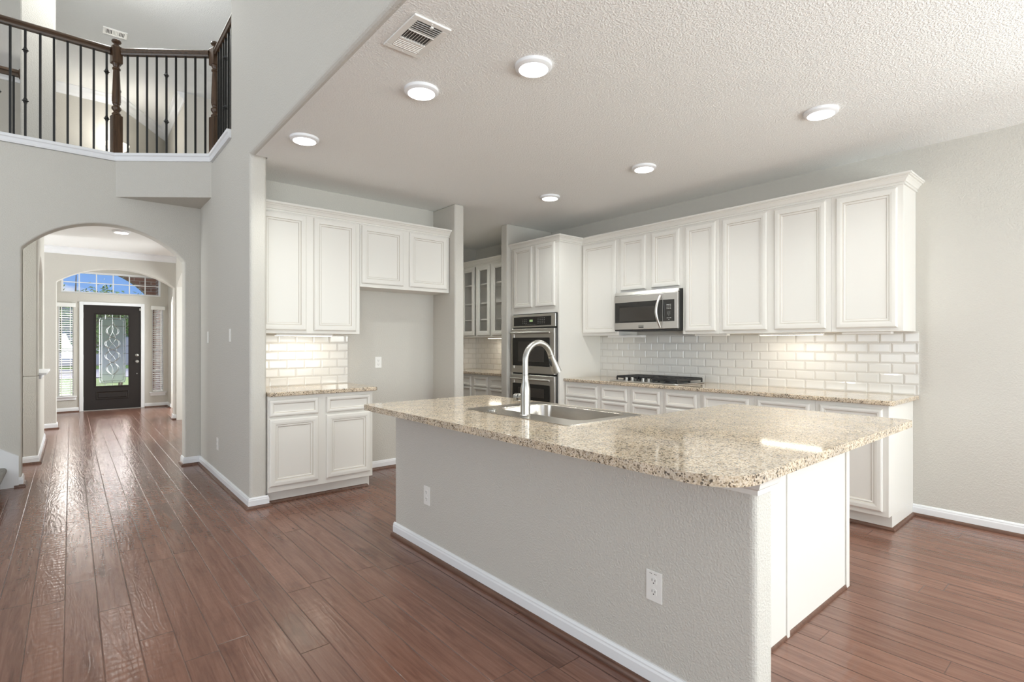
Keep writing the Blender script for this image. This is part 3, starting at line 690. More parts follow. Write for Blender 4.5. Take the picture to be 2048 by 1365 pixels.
# faucet
fx, fy = 1.885, 2.126
t = thing('faucet', 'brushed nickel gooseneck pull-down kitchen faucet', 'faucet', (fx, fy, .889))
B().lathe([(.030, 0), (.031, .004), (.0265, .008), (.0265, .13), (.0255, .15), (.020, .178), (.0175, .19), (.0175, .22)], (fx, fy, .8892), seg=28).build('body', M_nickel, t, smooth=True)
R = .098; top = .889+.412-.017-R
path = [(fx, fy, .889+.222), (fx, fy, top-.03)]
for k in range(21):
    a = PI-PI*.90*k/20; path.append((fx+R+R*math.cos(a), fy, top+R*math.sin(a)))
B().tube(path, .0165, 18).build('spout', M_nickel, t, smooth=True)
e = Vector(path[-1]); d = (Vector(path[-1])-Vector(path[-2])).normalized(); d = (d+Vector((.10, 0, 0))).normalized()
B().tube([e+d*.001, e+d*.02, e+d*.095, e+d*.108, e+d*.110], [.0175, .018, .0265, .0275, .023], 20).build('spray_head', M_nickel, t, smooth=True)
p = e+d*.045+Vector((-.022, 0, -.004))
B().tube([p-d*.022, p-d*.010, p+d*.012, p+d*.024], [.004, .006, .0065, .003], 8).build('spray_button', M_black, t, smooth=True)
B().tube([(fx, fy+.015, .985), (fx, fy+.05, .985)], .0145, 16).build('valve', M_nickel, t, smooth=True)
B().tube([(fx, fy+.0515, .985), (fx, fy+.058, .985), (fx, fy+.080, .985), (fx, fy+.084, .985)], [.0205, .0215, .0215, .017], 18).build('handle', M_nickel, t, smooth=True)

# ================================================================ appliances
# double oven in the tower
t = thing('double_oven', 'stainless built-in double wall oven in the cream tower', 'oven', (4.4, 4.5, .5))
OY1, OY0 = 4.872, 4.122; ox = 4.1275
B().box(4.132, 4.125, .505, 4.69, 4.877, 1.626).build('housing', M_black, t)
B().box(ox-.004, OY0-.006, .515, 4.1315, OY1+.006, 1.622).build('surround', M_black, t)
B().box(ox-.022, OY0+.006, 1.472, ox-.0045, OY1, 1.620).build('control_frame', M_steel, t, bevel=.004)
cp = B().box(ox-.024, OY0+.075, 1.490, ox-.0222, OY1-.035, 1.594).build('control_panel', M_glassblack, t)
B().box(ox-.0252, 4.50, 1.535, ox-.0242, 4.555, 1.56).build('display', M_green, cp)
def marks(parent, name, x, spots, w, h):
    """small printed marks, each its own part sharing one mesh"""
    first = None
    for y, z in spots:
        if first is None:
            first = B().box(x-.0005, y-w/2, z-h/2, x, y+w/2, z+h/2).build(name, M_mark, parent); y0, z0 = y, z
        else:
            c = first.copy(); COL.objects.link(c); c.parent = parent; c.location = (0, y-y0, z-z0)
marks(cp, 'key_mark', ox-.0242, [(4.306+.034*k, 1.5165+.019*r) for r in range(4) for k in range(4)], .012, .003)
marks(cp, 'mode_mark', ox-.0242, [(4.615+.03*k, 1.517+.022*r) for r in range(3) for k in range(3)], .010, .004)
marks(cp, 'display_mark', ox-.0242, [(4.4435+.022*k, 1.504) for k in range(9)], .007, .0025)
def oven_door(z0, z1, badge):
    d = B().ring((ox-.0045, OY1, z0), (0, -1, 0), (-1, 0, 0), OY1-OY0-.006, z1-z0, [(0, 0), (0, .030), (.004, .034), (.05, .034), (.05, 0)]).build('oven_door', M_steel, t)
    B().box(ox-.032, OY0+.05, z0+.045, ox-.006, OY1-.046, z1-.045).build('door_face', M_steel, d)
    zt, zb = z1-.105, z0+.085
    B().prism(rounded([(OY0+.085, zb), (OY1-.028, zb), (OY1-.028, zt), (OY0+.085, zt)], [.014]*4, 4), 0, ox-.0405, ox-.0345).build('oven_window', M_glassblack, d)
    B().box(ox-.0412, OY0+.17, zb+.05, ox-.0406, OY1-.13, zt-.045).build('window_tint', M_oveninner, d)
    y0, y1 = OY0+.05, OY1-.03; zh = z1-.048
    h = [(ox-.075-.012*math.sin(PI*k/12), y0+(y1-y0)*k/12, zh) for k in range(13)]
    B().tube(h, [.010]+[.0135]*11+[.010], 12).tube([(ox-.034, y0+.04, zh), (ox-.078, y0+.04, zh)], .010, 10).tube([(ox-.034, y1-.04, zh), (ox-.078, y1-.04, zh)], .010, 10).build('handle', M_steel, d, smooth=True)
    if badge:
        B().box(ox-.0365, 4.475, z0+.022, ox-.0342, 4.545, z0+.056).build('badge', M_nickel, d, bevel=.001)
        B().box(ox-.0372, 4.478, z0+.024, ox-.0366, 4.542, z0+.031).build('badge_line', M_slot, d)
oven_door(.935, 1.455, True); oven_door(.525, .915, False)
# microwave
mx0 = 4.42
t = thing('microwave', 'stainless over-the-range microwave hung between wall cabinets', 'microwave', (4.62, 3.17, 1.415))
B().box(mx0+.03, 2.80, 1.425, XW-.01, 3.562, 1.812).build('body', M_black, t, bevel=.003)
B().box(mx0+.005, 2.805, 1.412, XW-.03, 3.555, 1.4245).build('underside_grille', M_slot, t)
B().prism([(mx0+.004, 1.782), (mx0+.03, 1.782), (mx0+.03, 1.815), (mx0+.018, 1.815)], 1, 2.798, 3.563).build('top_vent', M_steel, t, bevel=.002)
dr = B().box(mx0, 2.965, 1.425, mx0+.0295, 3.563, 1.779).build('door', M_steel, t, bevel=.004)
B().box(mx0-.002, 2.968, 1.497, mx0-.0003, 3.548, 1.708).build('door_glass', M_glassblack, dr)
B().box(mx0-.0028, 3.055, 1.512, mx0-.0021, 3.49, 1.655).build('window_mesh', M_oveninner, dr)
B().box(mx0-.003, 3.185, 1.440, mx0-.0003, 3.25, 1.468).build('badge', M_nickel, dr, bevel=.001)
B().box(mx0-.0036, 3.188, 1.442, mx0-.0031, 3.247, 1.449).build('badge_line', M_slot, dr)
hp = []
for k in range(15):
    s = k/14; hp.append((mx0-.012-.052*math.sin(PI*s), 2.985+.012*math.sin(PI*s), 1.438+.315*s))
B().tube(hp, [.009+.0055*math.sin(PI*k/14) for k in range(15)], 12).build('handle', M_steel, dr, smooth=True)
ctl = B().box(mx0, 2.80, 1.425, mx0+.0295, 2.963, 1.779).build('control_side', M_steel, t, bevel=.004)
pn = B().box(mx0-.002, 2.836, 1.497, mx0-.0003, 2.962, 1.708).build('keypad', M_glassblack, ctl)
def text_mesh(txt, size, origin, u, n, parent, name, m=M_mark):
    cu = bpy.data.curves.new('t', 'FONT'); cu.body = txt; cu.size = size; cu.align_x = 'CENTER'; cu.align_y = 'CENTER'
    o = bpy.data.objects.new('t', cu); COL.objects.link(o); dg = bpy.context.evaluated_depsgraph_get(); dg.update()
    me = bpy.data.meshes.new_from_object(o.evaluated_get(dg)); bpy.data.objects.remove(o); bpy.data.curves.remove(cu)
    U = Vector(u); Zv = Vector((0, 0, 1)); O = Vector(origin)-ORG[parent.name]
    vs = [tuple(O+U*v.co.x+Zv*v.co.y+Vector(n)*.0006) for v in me.vertices]; fs = [tuple(p.vertices) for p in me.polygons]
    me2 = bpy.data.meshes.new(name); me2.from_pydata(vs, [], fs); me2.materials.append(m); bpy.data.meshes.remove(me)
    ob = bpy.data.objects.new(name, me2); COL.objects.link(ob); ob.parent = parent; ORG[ob.name] = ORG[parent.name]; return ob
marks(pn, 'key_mark', mx0-.0021, [(2.878+.018*k, 1.659-.013*r) for r in range(4) for k in range(3)]+[(2.876+.018*k, 1.530) for k in range(3)]+[(2.895, 1.5135)], .012, .004)
text_mesh('1  2  3\n4  5  6\n7  8  9\n   0   ', .0125, (mx0-.0021, 2.896, 1.572), (0, -1, 0), (-1, 0, 0), pn, 'digits')
# cooktop
t = thing('gas_cooktop', 'stainless gas cooktop with black grates set in the long counter', 'cooktop', (4.5, 3.09, .895))
ck = rounded([(4.235, 2.69), (4.735, 2.69), (4.735, 3.49), (4.235, 3.49)], [.03]*4, 5)
slab(ck, .8955, .907).build('top_plate', M_steel, t, bevel=.004, seg=2)
def grate(y0, y1, x0, x1, nbar):
    g = B(); z = .950
    for x in (x0, x1): g.box(x-.007, y0, z-.022, x+.007, y1, z)
    for y in (y0, y1): g.box(x0, y-.007, z-.022, x1, y+.007, z)
    for k in range(1, nbar):
        y = y0+(y1-y0)*k/nbar; g.box(x0, y-.0065, z-.020, x1, y+.0065, z)
    xm = (x0+x1)/2; g.box(xm-.0065, y0, z-.020, xm+.0065, y1, z)
    for x in (x0, xm, x1):
        for y in (y0, (y0+y1)/2, y1): g.box(x-.007, y-.007, .9075, x+.007, y+.007, z-.006)
    return g
grate(3.215, 3.465, 4.35, 4.70, 5).build('grate', M_iron, t, bevel=.002, seg=1)
grate(2.985, 3.205, 4.38, 4.70, 4).build('grate', M_iron, t, bevel=.002, seg=1)
grate(2.715, 2.975, 4.275, 4.70, 5).build('grate', M_iron, t, bevel=.002, seg=1)
for x, y, r in ((4.41, 3.37, .05), (4.61, 3.335, .055), (4.56, 3.095, .065), (4.38, 2.85, .055), (4.60, 2.85, .05)):
    B().lathe([(r, 0), (r, .014), (r*.85, .018), (r*.85, .032), (r*.75, .036), (.001, .037)], (x, y, .9075)).build('burner', M_iron, t, smooth=True)
for y in (3.305, 3.235, 3.105, 3.04):
    B().lathe([(.021, 0), (.021, .006), (.017, .010), (.0165, .030), (.014, .033), (.001, .034)], (4.30, y, .9075)).build('knob', M_nickel, t, smooth=True)

# ================================================================ outlets and switches
def plate(name, label, cat, org, u, n, kind):
    """cover plate centred at org on a wall"""
    t = thing(name, label, cat, org); U = Vector(u); Nn = Vector(n); O = Vector(org)
    def bx(b, a0, a1, z0, z1, d0, d1):
        p = O+U*a0+Nn*d0+Vector((0, 0, z0)); q = O+U*a1+Nn*d1+Vector((0, 0, z1)); return b.box(*p, *q)
    bx(B(), -.035, .035, -.057, .057, .0003, .005).build('cover_plate', M_plate, t, bevel=.003)
    if kind == 'outlet':
        for dz in (.0205, -.0205):
            b = B(); pts = []
            for k in range(20):
                a = 2*PI*k/20; pts.append((max(-.0135, min(.0135, .0175*math.cos(a))), .0145*math.sin(a)))
            vs = [tuple(O+U*x+Vector((0, 0, dz+z))+Nn*.0051) for x, z in pts]+[tuple(O+U*x+Vector((0, 0, dz+z))+Nn*.0068) for x, z in pts]
            b.add(vs, [tuple(range(20)), tuple(range(20, 40))]+[(i, (i+1) % 20, 20+(i+1) % 20, 20+i) for i in range(20)])
            rc = b.build('receptacle', M_plate, t); s = B()
            bx(s, -.0075, -.0055, dz-.001, dz+.008, .0069, .0072); bx(s, .0055, .0075, dz-.001, dz+.007, .0069, .0072)
            bx(s, -.002, .002, dz-.0095, dz-.005, .0069, .0072); s.build('slots', M_slot, rc)
        bx(B(), -.002, .002, -.002, .002, .0051, .0062).build('screw', M_plate, t)
    elif kind == 'switch':
        rk = bx(B(), -.0165, .0165, -.033, .033, .0051, .0075).build('rocker', M_plate, t, bevel=.001)
        for dz in (.048, -.048): bx(B(), -.002, .002, dz-.002, dz+.002, .0051, .0058).build('screw', M_plate, t)
    return t
WL, WB_ = (0, -1, 0), (1, 0, 0)
o1 = plate('outlet', 'white duplex outlet low on island wall near the front corner', 'outlet', (1.665, 1.152, .375), WL, (-1, 0, 0), 'outlet')
plate('outlet', 'white duplex outlet low on island wall far from the camera', 'outlet', (1.665, 2.78, .352), WL, (-1, 0, 0), 'outlet')
plate('outlet', 'white duplex outlet on the bare wall of the refrigerator space', 'outlet', (2.405, 4.98, 1.088), WB_, (0, -1, 0), 'outlet')
plate('outlet', 'small white outlet near the floor on the hall side wall', 'outlet', (HX, 5.566, .335), WL, (-1, 0, 0), 'outlet')
plate('light_switch', 'white light switch nearest the arch corner on hall side wall', 'switch', (HX, 6.01, 1.345), WL, (-1, 0, 0), 'switch')
plate('light_switch', 'white light switch nearest the kitchen on hall side wall', 'switch', (HX, 5.05, 1.352), WL, (-1, 0, 0), 'switch')
m_ = B()
for a in (-.016, -.010, .004, .010): m_.box(1.6595, 1.152-a-.002, .4205, 1.6592, 1.152-a+.002, .4225)
m_.build('plate_marks', M_slot, o1)

# ================================================================ downlights and ceiling vents
LP = [((1.855, 2.028), 'lit round ceiling light nearest the camera above the island'), ((1.541, 2.638), 'lit round ceiling light next to the ceiling vent'),
      ((1.268, 3.791), 'lit round ceiling light near the top of hall wall end'), ((3.602, 1.267), 'lit round ceiling light at the far right of the ceiling'),
      ((3.619, 2.606), 'lit round ceiling light in front of the microwave'), ((3.634, 3.731), 'lit round ceiling light in front of the oven tower')]
dl = thing('ceiling_light', LP[0][1], 'ceiling light', (*LP[0][0], ZC), 'recessed lights in the kitchen ceiling')
x, y = LP[0][0]
B().lathe([(.078, -.026), (.0965, -.016), (.0975, -.004), (.0975, -.0005)], (x, y, ZC), seg=36).build('trim_ring', M_trim, dl, smooth=True)
B().lathe([(.001, -.0295), (.070, -.0285), (.0765, -.0265)], (x, y, ZC), seg=32).build('lens', M_led, dl, smooth=True)
for (p, l_) in LP[1:]: copy_tree(dl, (*p, ZC), l_)
copy_tree(dl, (3.6, 5.75, ZC), 'unseen round fill light added inside the butler pantry behind the stub wall')['group'] = 'pantry fill light'  # unseen fixture added to brighten the pantry
copy_tree(dl, (.503, 8.456, ZC), 'lit round ceiling light in the entry hall beyond the arch')['group'] = 'entry hall light'
for p in [q[0] for q in LP]+[(.503, 8.456), (3.6, 5.75)]:  # last spot belongs to the added pantry fill
    light('downlight_beam', 'SPOT', (*p, ZC-.035), (0, 0, 0), 46 if p[1] > 5 else 46, (.95, .98, .94), spot_size=math.radians(150), spot_blend=.8, shadow_soft_size=.06)
# kitchen vent
t = thing('ceiling_vent', 'white louvered air register on the kitchen ceiling', 'vent', (1.257, 2.193, ZC))
vx0, vx1, vy0, vy1 = 1.160, 1.352, 2.040, 2.347; z = ZC
b = B(); f = .030
for a in ((vx0, vy0, vx1, vy0+f), (vx0, vy1-f, vx1, vy1), (vx0, vy0+f, vx0+f, vy1-f), (vx1-f, vy0+f, vx1, vy1-f)): b.box(a[0], a[1], z-.010, a[2], a[3], z-.0005)
b.build('frame', M_plate, t, bevel=.003)
B().box(vx0+f, vy0+f, z-.002, vx1-f, vy1-f, z-.0006).build('backing', M_duct, t)
ly = vy1-vy0-2*f; x0, x1 = vx0+f, vx1-f
b = B()
def blade_y(y, tilt):
    b.prism([(y, z-.012), (y+.0022, z-.012), (y+.0022+tilt, z-.003), (y+tilt, z-.003)], 0, x0, x1)
for k in range(5): blade_y(vy0+f+.008+k*.0145, .007)
for k in range(6): blade_y(vy1-f-.010-k*.0135, -.007)
ya, yb_ = vy0+f+.084, vy1-f-.088
for k in range(9):
    xx = x0+.004+k*(x1-x0-.008)/8.5; b.prism([(xx, z-.012), (xx+.002, z-.012), (xx+.009, z-.003), (xx+.007, z-.003)], 1, ya, yb_)
for y in (ya-.005, yb_): b.box(x0, y, z-.0125, x1, y+.005, z-.003)
lv = b.build('louvers', M_plate, t)
B().box(1.258, vy0+.026, z-.017, 1.272, vy0+.040, z-.0101).build('lever', M_plate, t, bevel=.002)
for y in (vy0+.014, vy1-.014): B().lathe([(.004, -.0125), (.004, -.0101)], (1.256, y, z), seg=10).build('screw', M_plate, t)
# loft ceiling vent
t = thing('ceiling_vent', 'small white air register on the high loft ceiling', 'vent', (.46, 8.9, 5.5))
a0, a1, c0, c1 = .33, .59, 8.81, 8.99
b = B()
for q in ((a0, c0, a1, c0+.028), (a0, c1-.028, a1, c1), (a0, c0+.028, a0+.03, c1-.028), (a1-.03, c0+.028, a1, c1-.028)): b.box(q[0], q[1], 5.488, q[2], q[3], 5.4995)
b.build('frame', M_plate, t); B().box(a0+.03, c0+.028, 5.496, a1-.03, c1-.028, 5.4994).build('backing', M_slot, t)
b = B()
for k in range(13):
    x = a0+.034+k*.0152; tl = .004 if 4 <= k <= 8 else 0; b.box(x, c0+.028, 5.489, x+.006+tl*1.6, c1-.028, 5.4955)
b.build('louvers', M_plate, t)

# ================================================================ balcony railing
def knuckle(b, x, y, z):
    b.lathe([(.007, -.03), (.011, -.028), (.010, -.020), (.017, -.016), (.013, -.010), (.024, -.003), (.024, .003), (.013, .010), (.017, .016), (.010, .020), (.011, .028), (.007, .03)], (x, y, z), seg=4)
def baluster(parent, x, y, z0, z1, kn=False):
    b = B().box(x-.009, y-.009, z0, x+.009, y+.009, z1)
    if kn: knuckle(b, x, y, z0+(z1-z0)*.345); knuckle(b, x, y, z0+(z1-z0)*.81)
    b.build('baluster', M_baluster, parent)
RPF = [(-.020, 4.098), (.020, 4.098), (.026, 4.112), (.022, 4.124), (.030, 4.136), (.028, 4.152), (.014, 4.166), (-.014, 4.166), (-.028, 4.152), (-.030, 4.136), (-.022, 4.124), (-.026, 4.112)]
DG = (0.116, 0.215, 0.312, 0.412, 0.511, 0.609, 0.708, 0.808, 0.911)
def railing(label, path, bal, z0=3.1425, dz=0):
    cx = sum(p[0] for p in path)/len(path); cy = sum(p[1] for p in path)/len(path)
    t = thing('balcony_railing', label, 'railing', (cx, cy, z0))
    B().sweep(path, [(o, z+.03+dz) for o, z in RPF]).build('handrail', M_rail, t, smooth=True)
    for x, y, k in bal: baluster(t, x, y, z0, 4.13+dz, k)
    return t
ry = 6.475
railing('straight balcony railing section left of the first newel', [(-4.7, ry), (.296, ry)],
        [(-.414, ry, 0), (-.315, ry, 1), (-.214, ry, 0), (-.119, ry, 0), (-.022, ry, 0), (.073, ry, 0), (.17, ry, 0), (.269, ry, 1)]
        + [(-.512-.099*k, ry, k % 6 == 4) for k in range(42)])
railing('short angled balcony railing section between the two newels', [(.392, 6.438), (1.056, 5.925)],
        [(.345+.745*q, 6.475-.575*q, k == 4) for k, q in enumerate(DG)])
railing('balcony railing section running into the tall kitchen wall', [(1.105, 5.832), (1.105, 5.055)],
        [(1.105, y, k == 3) for k, y in enumerate((5.76, 5.66, 5.55, 5.455, 5.34, 5.23, 5.12))])
def newel(label, x, y, rot, z0=3.1425, s=1.0):
    t = thing('newel_post', label, 'newel post', (x, y, z0)); h = .0425
    B().box(x-h, y-h, z0, x+h, y+h, z0+.385*s).build('base_block', M_newel, t, bevel=.005)
    zz = z0+.385*s
    pr = [(.030, 0), (.038, .006), (.038, .016), (.026, .024), (.024, .034), (.040, .052), (.040, .066), (.026, .078), (.028, .090), (.034, .096), (.034, .104), (.0375, .112), (.036, .16), (.028, .34), (.026, .36), (.034, .366), (.034, .376), (.024, .384), (.030, .398), (.040, .412)]
    B().lathe([(r, q*s*1.25) for r, q in pr], (x, y, zz), seg=20).build('turned_shaft', M_newel, t, smooth=True)
    z1 = zz+.515*s
    B().box(x-h, y-h, z1, x+h, y+h, z1+.165*s).build('top_block', M_newel, t, bevel=.006)
    z2 = z1+.165*s
    B().lathe([(.034, 0), (.034, .008), (.020, .016), (.020, .030), (.036, .042), (.041, .052), (.038, .064), (.022, .074), (.002, .078)], (x, y, z2), seg=22).build('finial', M_newel, t, smooth=True)
    for ch in t.children: ch.rotation_euler = (0, 0, 0)
    t.rotation_euler = (0, 0, rot); return t
newel('dark oak newel post at the left bend of the balcony', .345, 6.472, .25)
newel('dark oak newel post at the right bend of the balcony', 1.10, 5.89, .35)
# second railing further back in the loft
t = thing('stair_railing', 'second dark railing end fixed to the loft pier', 'railing', (-.9, 7.5, 3.07))
B().sweep([(-1.9, 7.47), (-.408, 7.47)], [(o, z-.045) for o, z in RPF]).build('handrail', M_rail, t, smooth=True)
B().lathe([(.052, 0), (.052, .008), (.040, .014), (.001, .015)], (-.4005, 7.47, 4.085), axis=0, sgn=-1, seg=20).build('rosette', M_newel, t, smooth=True)
for k, x in enumerate((-.452, -.566, -.68, -.795, -.91, -1.025, -1.14, -1.25)):
    b = B().box(x-.009, 7.461, 3.07, x+.009, 7.479, 4.06)
    if k % 4 == 1: knuckle(b, x, 7.47, 3.41); knuckle(b, x, 7.47, 3.86)
    b.build('baluster', M_baluster, t)
# hanging bowl light in the two storey entry
t = thing('pendant_light', 'glowing bowl pendant light behind the balcony newel post', 'pendant light', (.587, 10.9, 5.5))
B().lathe([(.001, 4.46), (.07, 4.475), (.135, 4.52), (.165, 4.575), (.17, 4.60), (.165, 4.60)], (.587, 10.9, 0), seg=32).build('glass_bowl', M_bowl, t, smooth=True)
B().lathe([(.006, 4.58), (.006, 5.47), (.06, 5.475), (.06, 5.4995)], (.587, 10.9, 0), seg=12).build('stem', M_baluster, t, smooth=True)
light('pendant_glow', 'POINT', (.587, 10.9, 4.72), (0, 0, 0), 14, (.98, .96, .90), shadow_soft_size=.15)
copy_tree(dl, (.35, 6.85, 5.5), 'round ceiling light high above the balcony')['group'] = 'loft light'
light('loft_ceiling_glow', 'POINT', (.35, 6.85, 5.2), (0, 0, 0), 58, (.97, .99, .96), shadow_soft_size=.12)
light('side_room_daylight', 'AREA', (2.95, 8.9, 1.5), (PI/2, 0, PI/2), 88, (.94, .99, 1), shape='RECTANGLE', size=1.4, size_y=1.6)

light('loft_right_fill', 'AREA', (4.6, 7.6, 4.3), (PI/2, 0, PI/2), 38, (1, .99, .97), shape='RECTANGLE', size=2.0, size_y=1.6)  # fill lamp added to lift the dark loft, no window in this wall
light('loft_left_fill', 'AREA', (-4.5, 9.0, 4.3), (PI/2, 0, -PI/2), 38, (1, .99, .97), shape='RECTANGLE', size=2.6, size_y=1.6)  # matching fill lamp added on the windowless left side of the loft
light('side_hall_fill', 'AREA', (-2.3, 9.9, 1.5), (PI/2, 0, -PI/2), 60, (.94, .99, 1), shape='RECTANGLE', size=.9, size_y=1.8)  # unseen lamp added to brighten the entry hall from the left
light('stair_hall_fill', 'AREA', (-2.3, 7.05, 1.5), (PI/2, 0, -PI/2), 45, (.94, .99, 1), shape='RECTANGLE', size=.8, size_y=1.8)  # unseen lamp added beside the stair to brighten the entry hall
light('vestibule_side_fill', 'AREA', (2.25, 11.7, 1.4), (PI/2, 0, PI/2), 88, (.94, .99, 1), shape='RECTANGLE', size=1.1, size_y=1.8)  # unseen lamp added behind the side opening to brighten the vestibule
# ================================================================ front door, windows, blinds
dy = 12.80
t = bpy.data.objects.new('door_1', None); COL.objects.link(t); t.location = (.626, dy, 0); ORG['door_1'] = Vector(t.location)
struct(t, 'dark brown front door with a leaded glass panel', 'door')
dx0, dx1, dz0, dz1 = .183, 1.072, .012, 2.018
gx0, gx1, gz0, gz1 = .368, .876, .462, 1.845
b = B(); yf, yb2 = dy+.012, dy+.056
for q in ((dx0, dz0, gx0, dz1), (gx1, dz0, dx1, dz1), (gx0, gz1, gx1, dz1), (gx0, dz0, gx1, gz0)): b.box(q[0], yf, q[1], q[2], yb2, q[3])
sl = b.build('slab', M_blackdoor, t)
B().ring((gx0-.02, yf+.001, gz0-.02), (1, 0, 0), (0, -1, 0), gx1-gx0+.04, gz1-gz0+.04, [(0, 0), (0, .008), (.006, .014), (.018, .012), (.024, .004), (.024, 0)]).build('glass_molding', M_blackdoor, t)
B().panel((.368, yf+.001, .205), (1, 0, 0), (0, -1, 0), .508, .155, [(0, 0), (0, .008), (.008, .012), (.018, .004), (.028, .003), (.040, .010)]).build('raised_panel', M_blackdoor, t)
bx0, bx1, bz0, bz1 = .425, .822, .520, 1.785
B().box(gx0, dy+.031, gz0, gx1, dy+.034, gz1).build('glass_pane', M_glass, t)
B().box(bx0, dy+.0245, bz0, bx1, dy+.0285, bz1).build('textured_glass', M_obscure, t)
cm = B(); cxm, czm = (gx0+gx1)/2, (gz0+gz1)/2; yc = dy+.021
def line(pts, r=.0042): cm.tube([(x, yc, z) for x, z in pts], r, 6)
def rrect(x0, x1, z0, z1, r):
    p = rounded([(x0, z0), (x1, z0), (x1, z1), (x0, z1)], [r]*4, 6); line(p+[p[0]])
rrect(bx0-.004, bx1+.004, bz0-.004, bz1+.004, .06); rrect(bx0+.032, bx1-.032, bz0+.032, bz1-.032, .035)
for fz in (.12, .3, .45, .56, .72, .9):
    z = gz0+(gz1-gz0)*fz; line([(gx0, z), (bx0+.03, z)]); line([(bx1-.03, z), (gx1, z)])
for fx_ in (.28, .5, .74):
    x = gx0+(gx1-gx0)*fx_; line([(x, gz0), (x, bz0+.03)]); line([(x, bz1-.03), (x, gz1)])
line([(cxm, bz1), (cxm, bz1-.14)]); line([(cxm, bz0), (cxm, bz0+.14)])
line([(bx0, bz1-.165), (cxm-.04, bz1-.165)]); line([(cxm+.04, bz1-.165), (bx1, bz1-.165)])
line([(bx0, bz0+.16), (cxm-.03, bz0+.16)], .003); line([(cxm+.03, bz0+.16), (bx1, bz0+.16)], .003)
z0_, z1_ = bz0+.15, bz1-.13
SG = lambda v: math.copysign(abs(v)**.75, v)
def env(s): return (.055 if s < .18 or s > .82 else .092)
for sg in (-1, 1):
    for dd in (0, .020):
        pts = []
        for k in range(97):
            s = k/96; pts.append((cxm+sg*(.066+.036*math.sin(PI*s)+dd)*SG(math.sin(PI*4*s)), z0_+(z1_-z0_)*s))
        line(pts, .0046)
    line([(cxm+sg*.062*math.sin(PI*k/96)*math.cos(PI*4*k/96), z0_+.02+(z1_-z0_-.04)*k/96) for k in range(97)], .0036)
    q = [(cxm+sg*.06, czm+.02), (cxm+sg*.115, czm+.085), (cxm+sg*.165, czm+.02), (cxm+sg*.115, czm-.05), (cxm+sg*.06, czm+.02)]
    line(q); line([(x*.75+(cxm+sg*.113)*.25, z*.75+(czm+.018)*.25) for x, z in q], .003)
line([(cxm, bz1-.07), (cxm+.045, bz1-.16), (cxm, bz1-.215), (cxm-.045, bz1-.16), (cxm, bz1-.07)])
line([(cxm, bz0+.06), (cxm+.035, bz0+.15), (cxm, bz0+.19), (cxm-.035, bz0+.15), (cxm, bz0+.06)])
cm.build('leaded_came', M_came, t, smooth=True)
B().lathe([(.030, 0), (.030, .008), (.016, .012), (.016, .034), (.026, .040), (.030, .052), (.026, .064), (.001, .068)], (1.010, yf, .925), axis=1, sgn=-1).build('knob', M_nickel, t, smooth=True)
B().lathe([(.030, 0), (.030, .010), (.020, .018), (.001, .020)], (1.010, yf, 1.05), axis=1, sgn=-1).build('deadbolt', M_nickel, t, smooth=True)
B().lathe([(.010, 0), (.010, .006), (.001, .007)], (1.010, yf, .685), axis=1, sgn=-1).build('lower_button', M_nickel, t, smooth=True)
for z in (.22, 1.02, 1.82): B().box(.168, dy+.0005, z-.05, .186, dy+.012, z+.05).build('hinge', M_nickel, t)
B().box(1.05, dy+.006, 1.94, 1.072, dy+.0118, 1.985).build('sensor', M_plate, t)
fr = B()
for a, c in ((.122, .1815), (1.0735, 1.132)): fr.box(a, dy-.018, 0, c, dy+.10, 2.0755)
fr.box(.1815, dy-.018, 2.020, 1.0735, dy+.10, 2.0755)
fr.build('door_frame', M_trim, t, bevel=.004)
B().box(.185, dy-.01, 0, 1.07, dy+.12, .011).build('threshold', M_nickel, t)
# sidelights
def sidelight(n, label, x0, x1, z0, z1):
    o = bpy.data.objects.new('window_%d' % n, None); COL.objects.link(o); o.location = ((x0+x1)/2, dy, z0); ORG[o.name] = Vector(o.location); struct(o, label, 'window')
    b = B(); k = .016
    b.box(x0, dy+.08, z0, x0+k, dy+.12, z1).box(x1-k, dy+.08, z0, x1, dy+.12, z1).box(x0+k, dy+.08, z0, x1-k, dy+.12, z0+k).box(x0+k, dy+.08, z1-k, x1-k, dy+.12, z1)
    for i in (1, 2, 3): z = z0+(z1-z0)*i/4; b.box(x0+k, dy+.09, z-.008, x1-k, dy+.11, z+.008)
    b.build('frame', M_trim, o)
    B().box(x0+k, dy+.099, z0+k, x1-k, dy+.101, z1-k).build('pane', M_glass, o)
    B().box(x0-.05, dy-.045, z0-.022, x1+.05, dy+.079, z0).box(x0-.035, dy-.018, z0-.075, x1+.035, dy, z0-.022).build('sill', M_trim, o, bevel=.004)
    return o
sidelight(1, 'narrow window left of the front door', -.174, .039, .30, 2.03)
sidelight(2, 'narrow window right of the front door', 1.263, 1.449, .30, 2.03)
def blind(label, x0, x1, z0, z1):
    t = thing('window_blind', label, 'blind', ((x0+x1)/2, dy-.01, z0), 'blinds on the narrow entry windows')
    B().box(x0-.028, dy-.052, z1-.065, x1+.028, dy-.001, z1+.012).build('valance', M_blind, t, bevel=.008)
    b = B()
    n = int((z1-z0-.10)/.042)
    for k in range(n):
        z = z0+.03+k*.042; b.prism([(dy+.010, z-.001), (dy+.056, z+.0075), (dy+.056, z+.010), (dy+.010, z+.0015)], 0, x0+.003, x1-.003)
    b.build('slats', M_blind, t)
    b = B()
    for x in (x0+.045, x1-.045): b.box(x-.006, dy+.004, z0+.02, x+.006, dy+.006, z1-.06)
    b.build('ladder_tape', M_blind, t)
    B().box(x0+.003, dy+.008, z0+.003, x1-.003, dy+.058, z0+.020).build('bottom_rail', M_blind, t)
blind('white slatted blind on the narrow window left of the front door', -.174, .039, .30, 2.03)
blind('white slatted blind on the narrow window right of the front door', 1.263, 1.449, .30, 2.03)
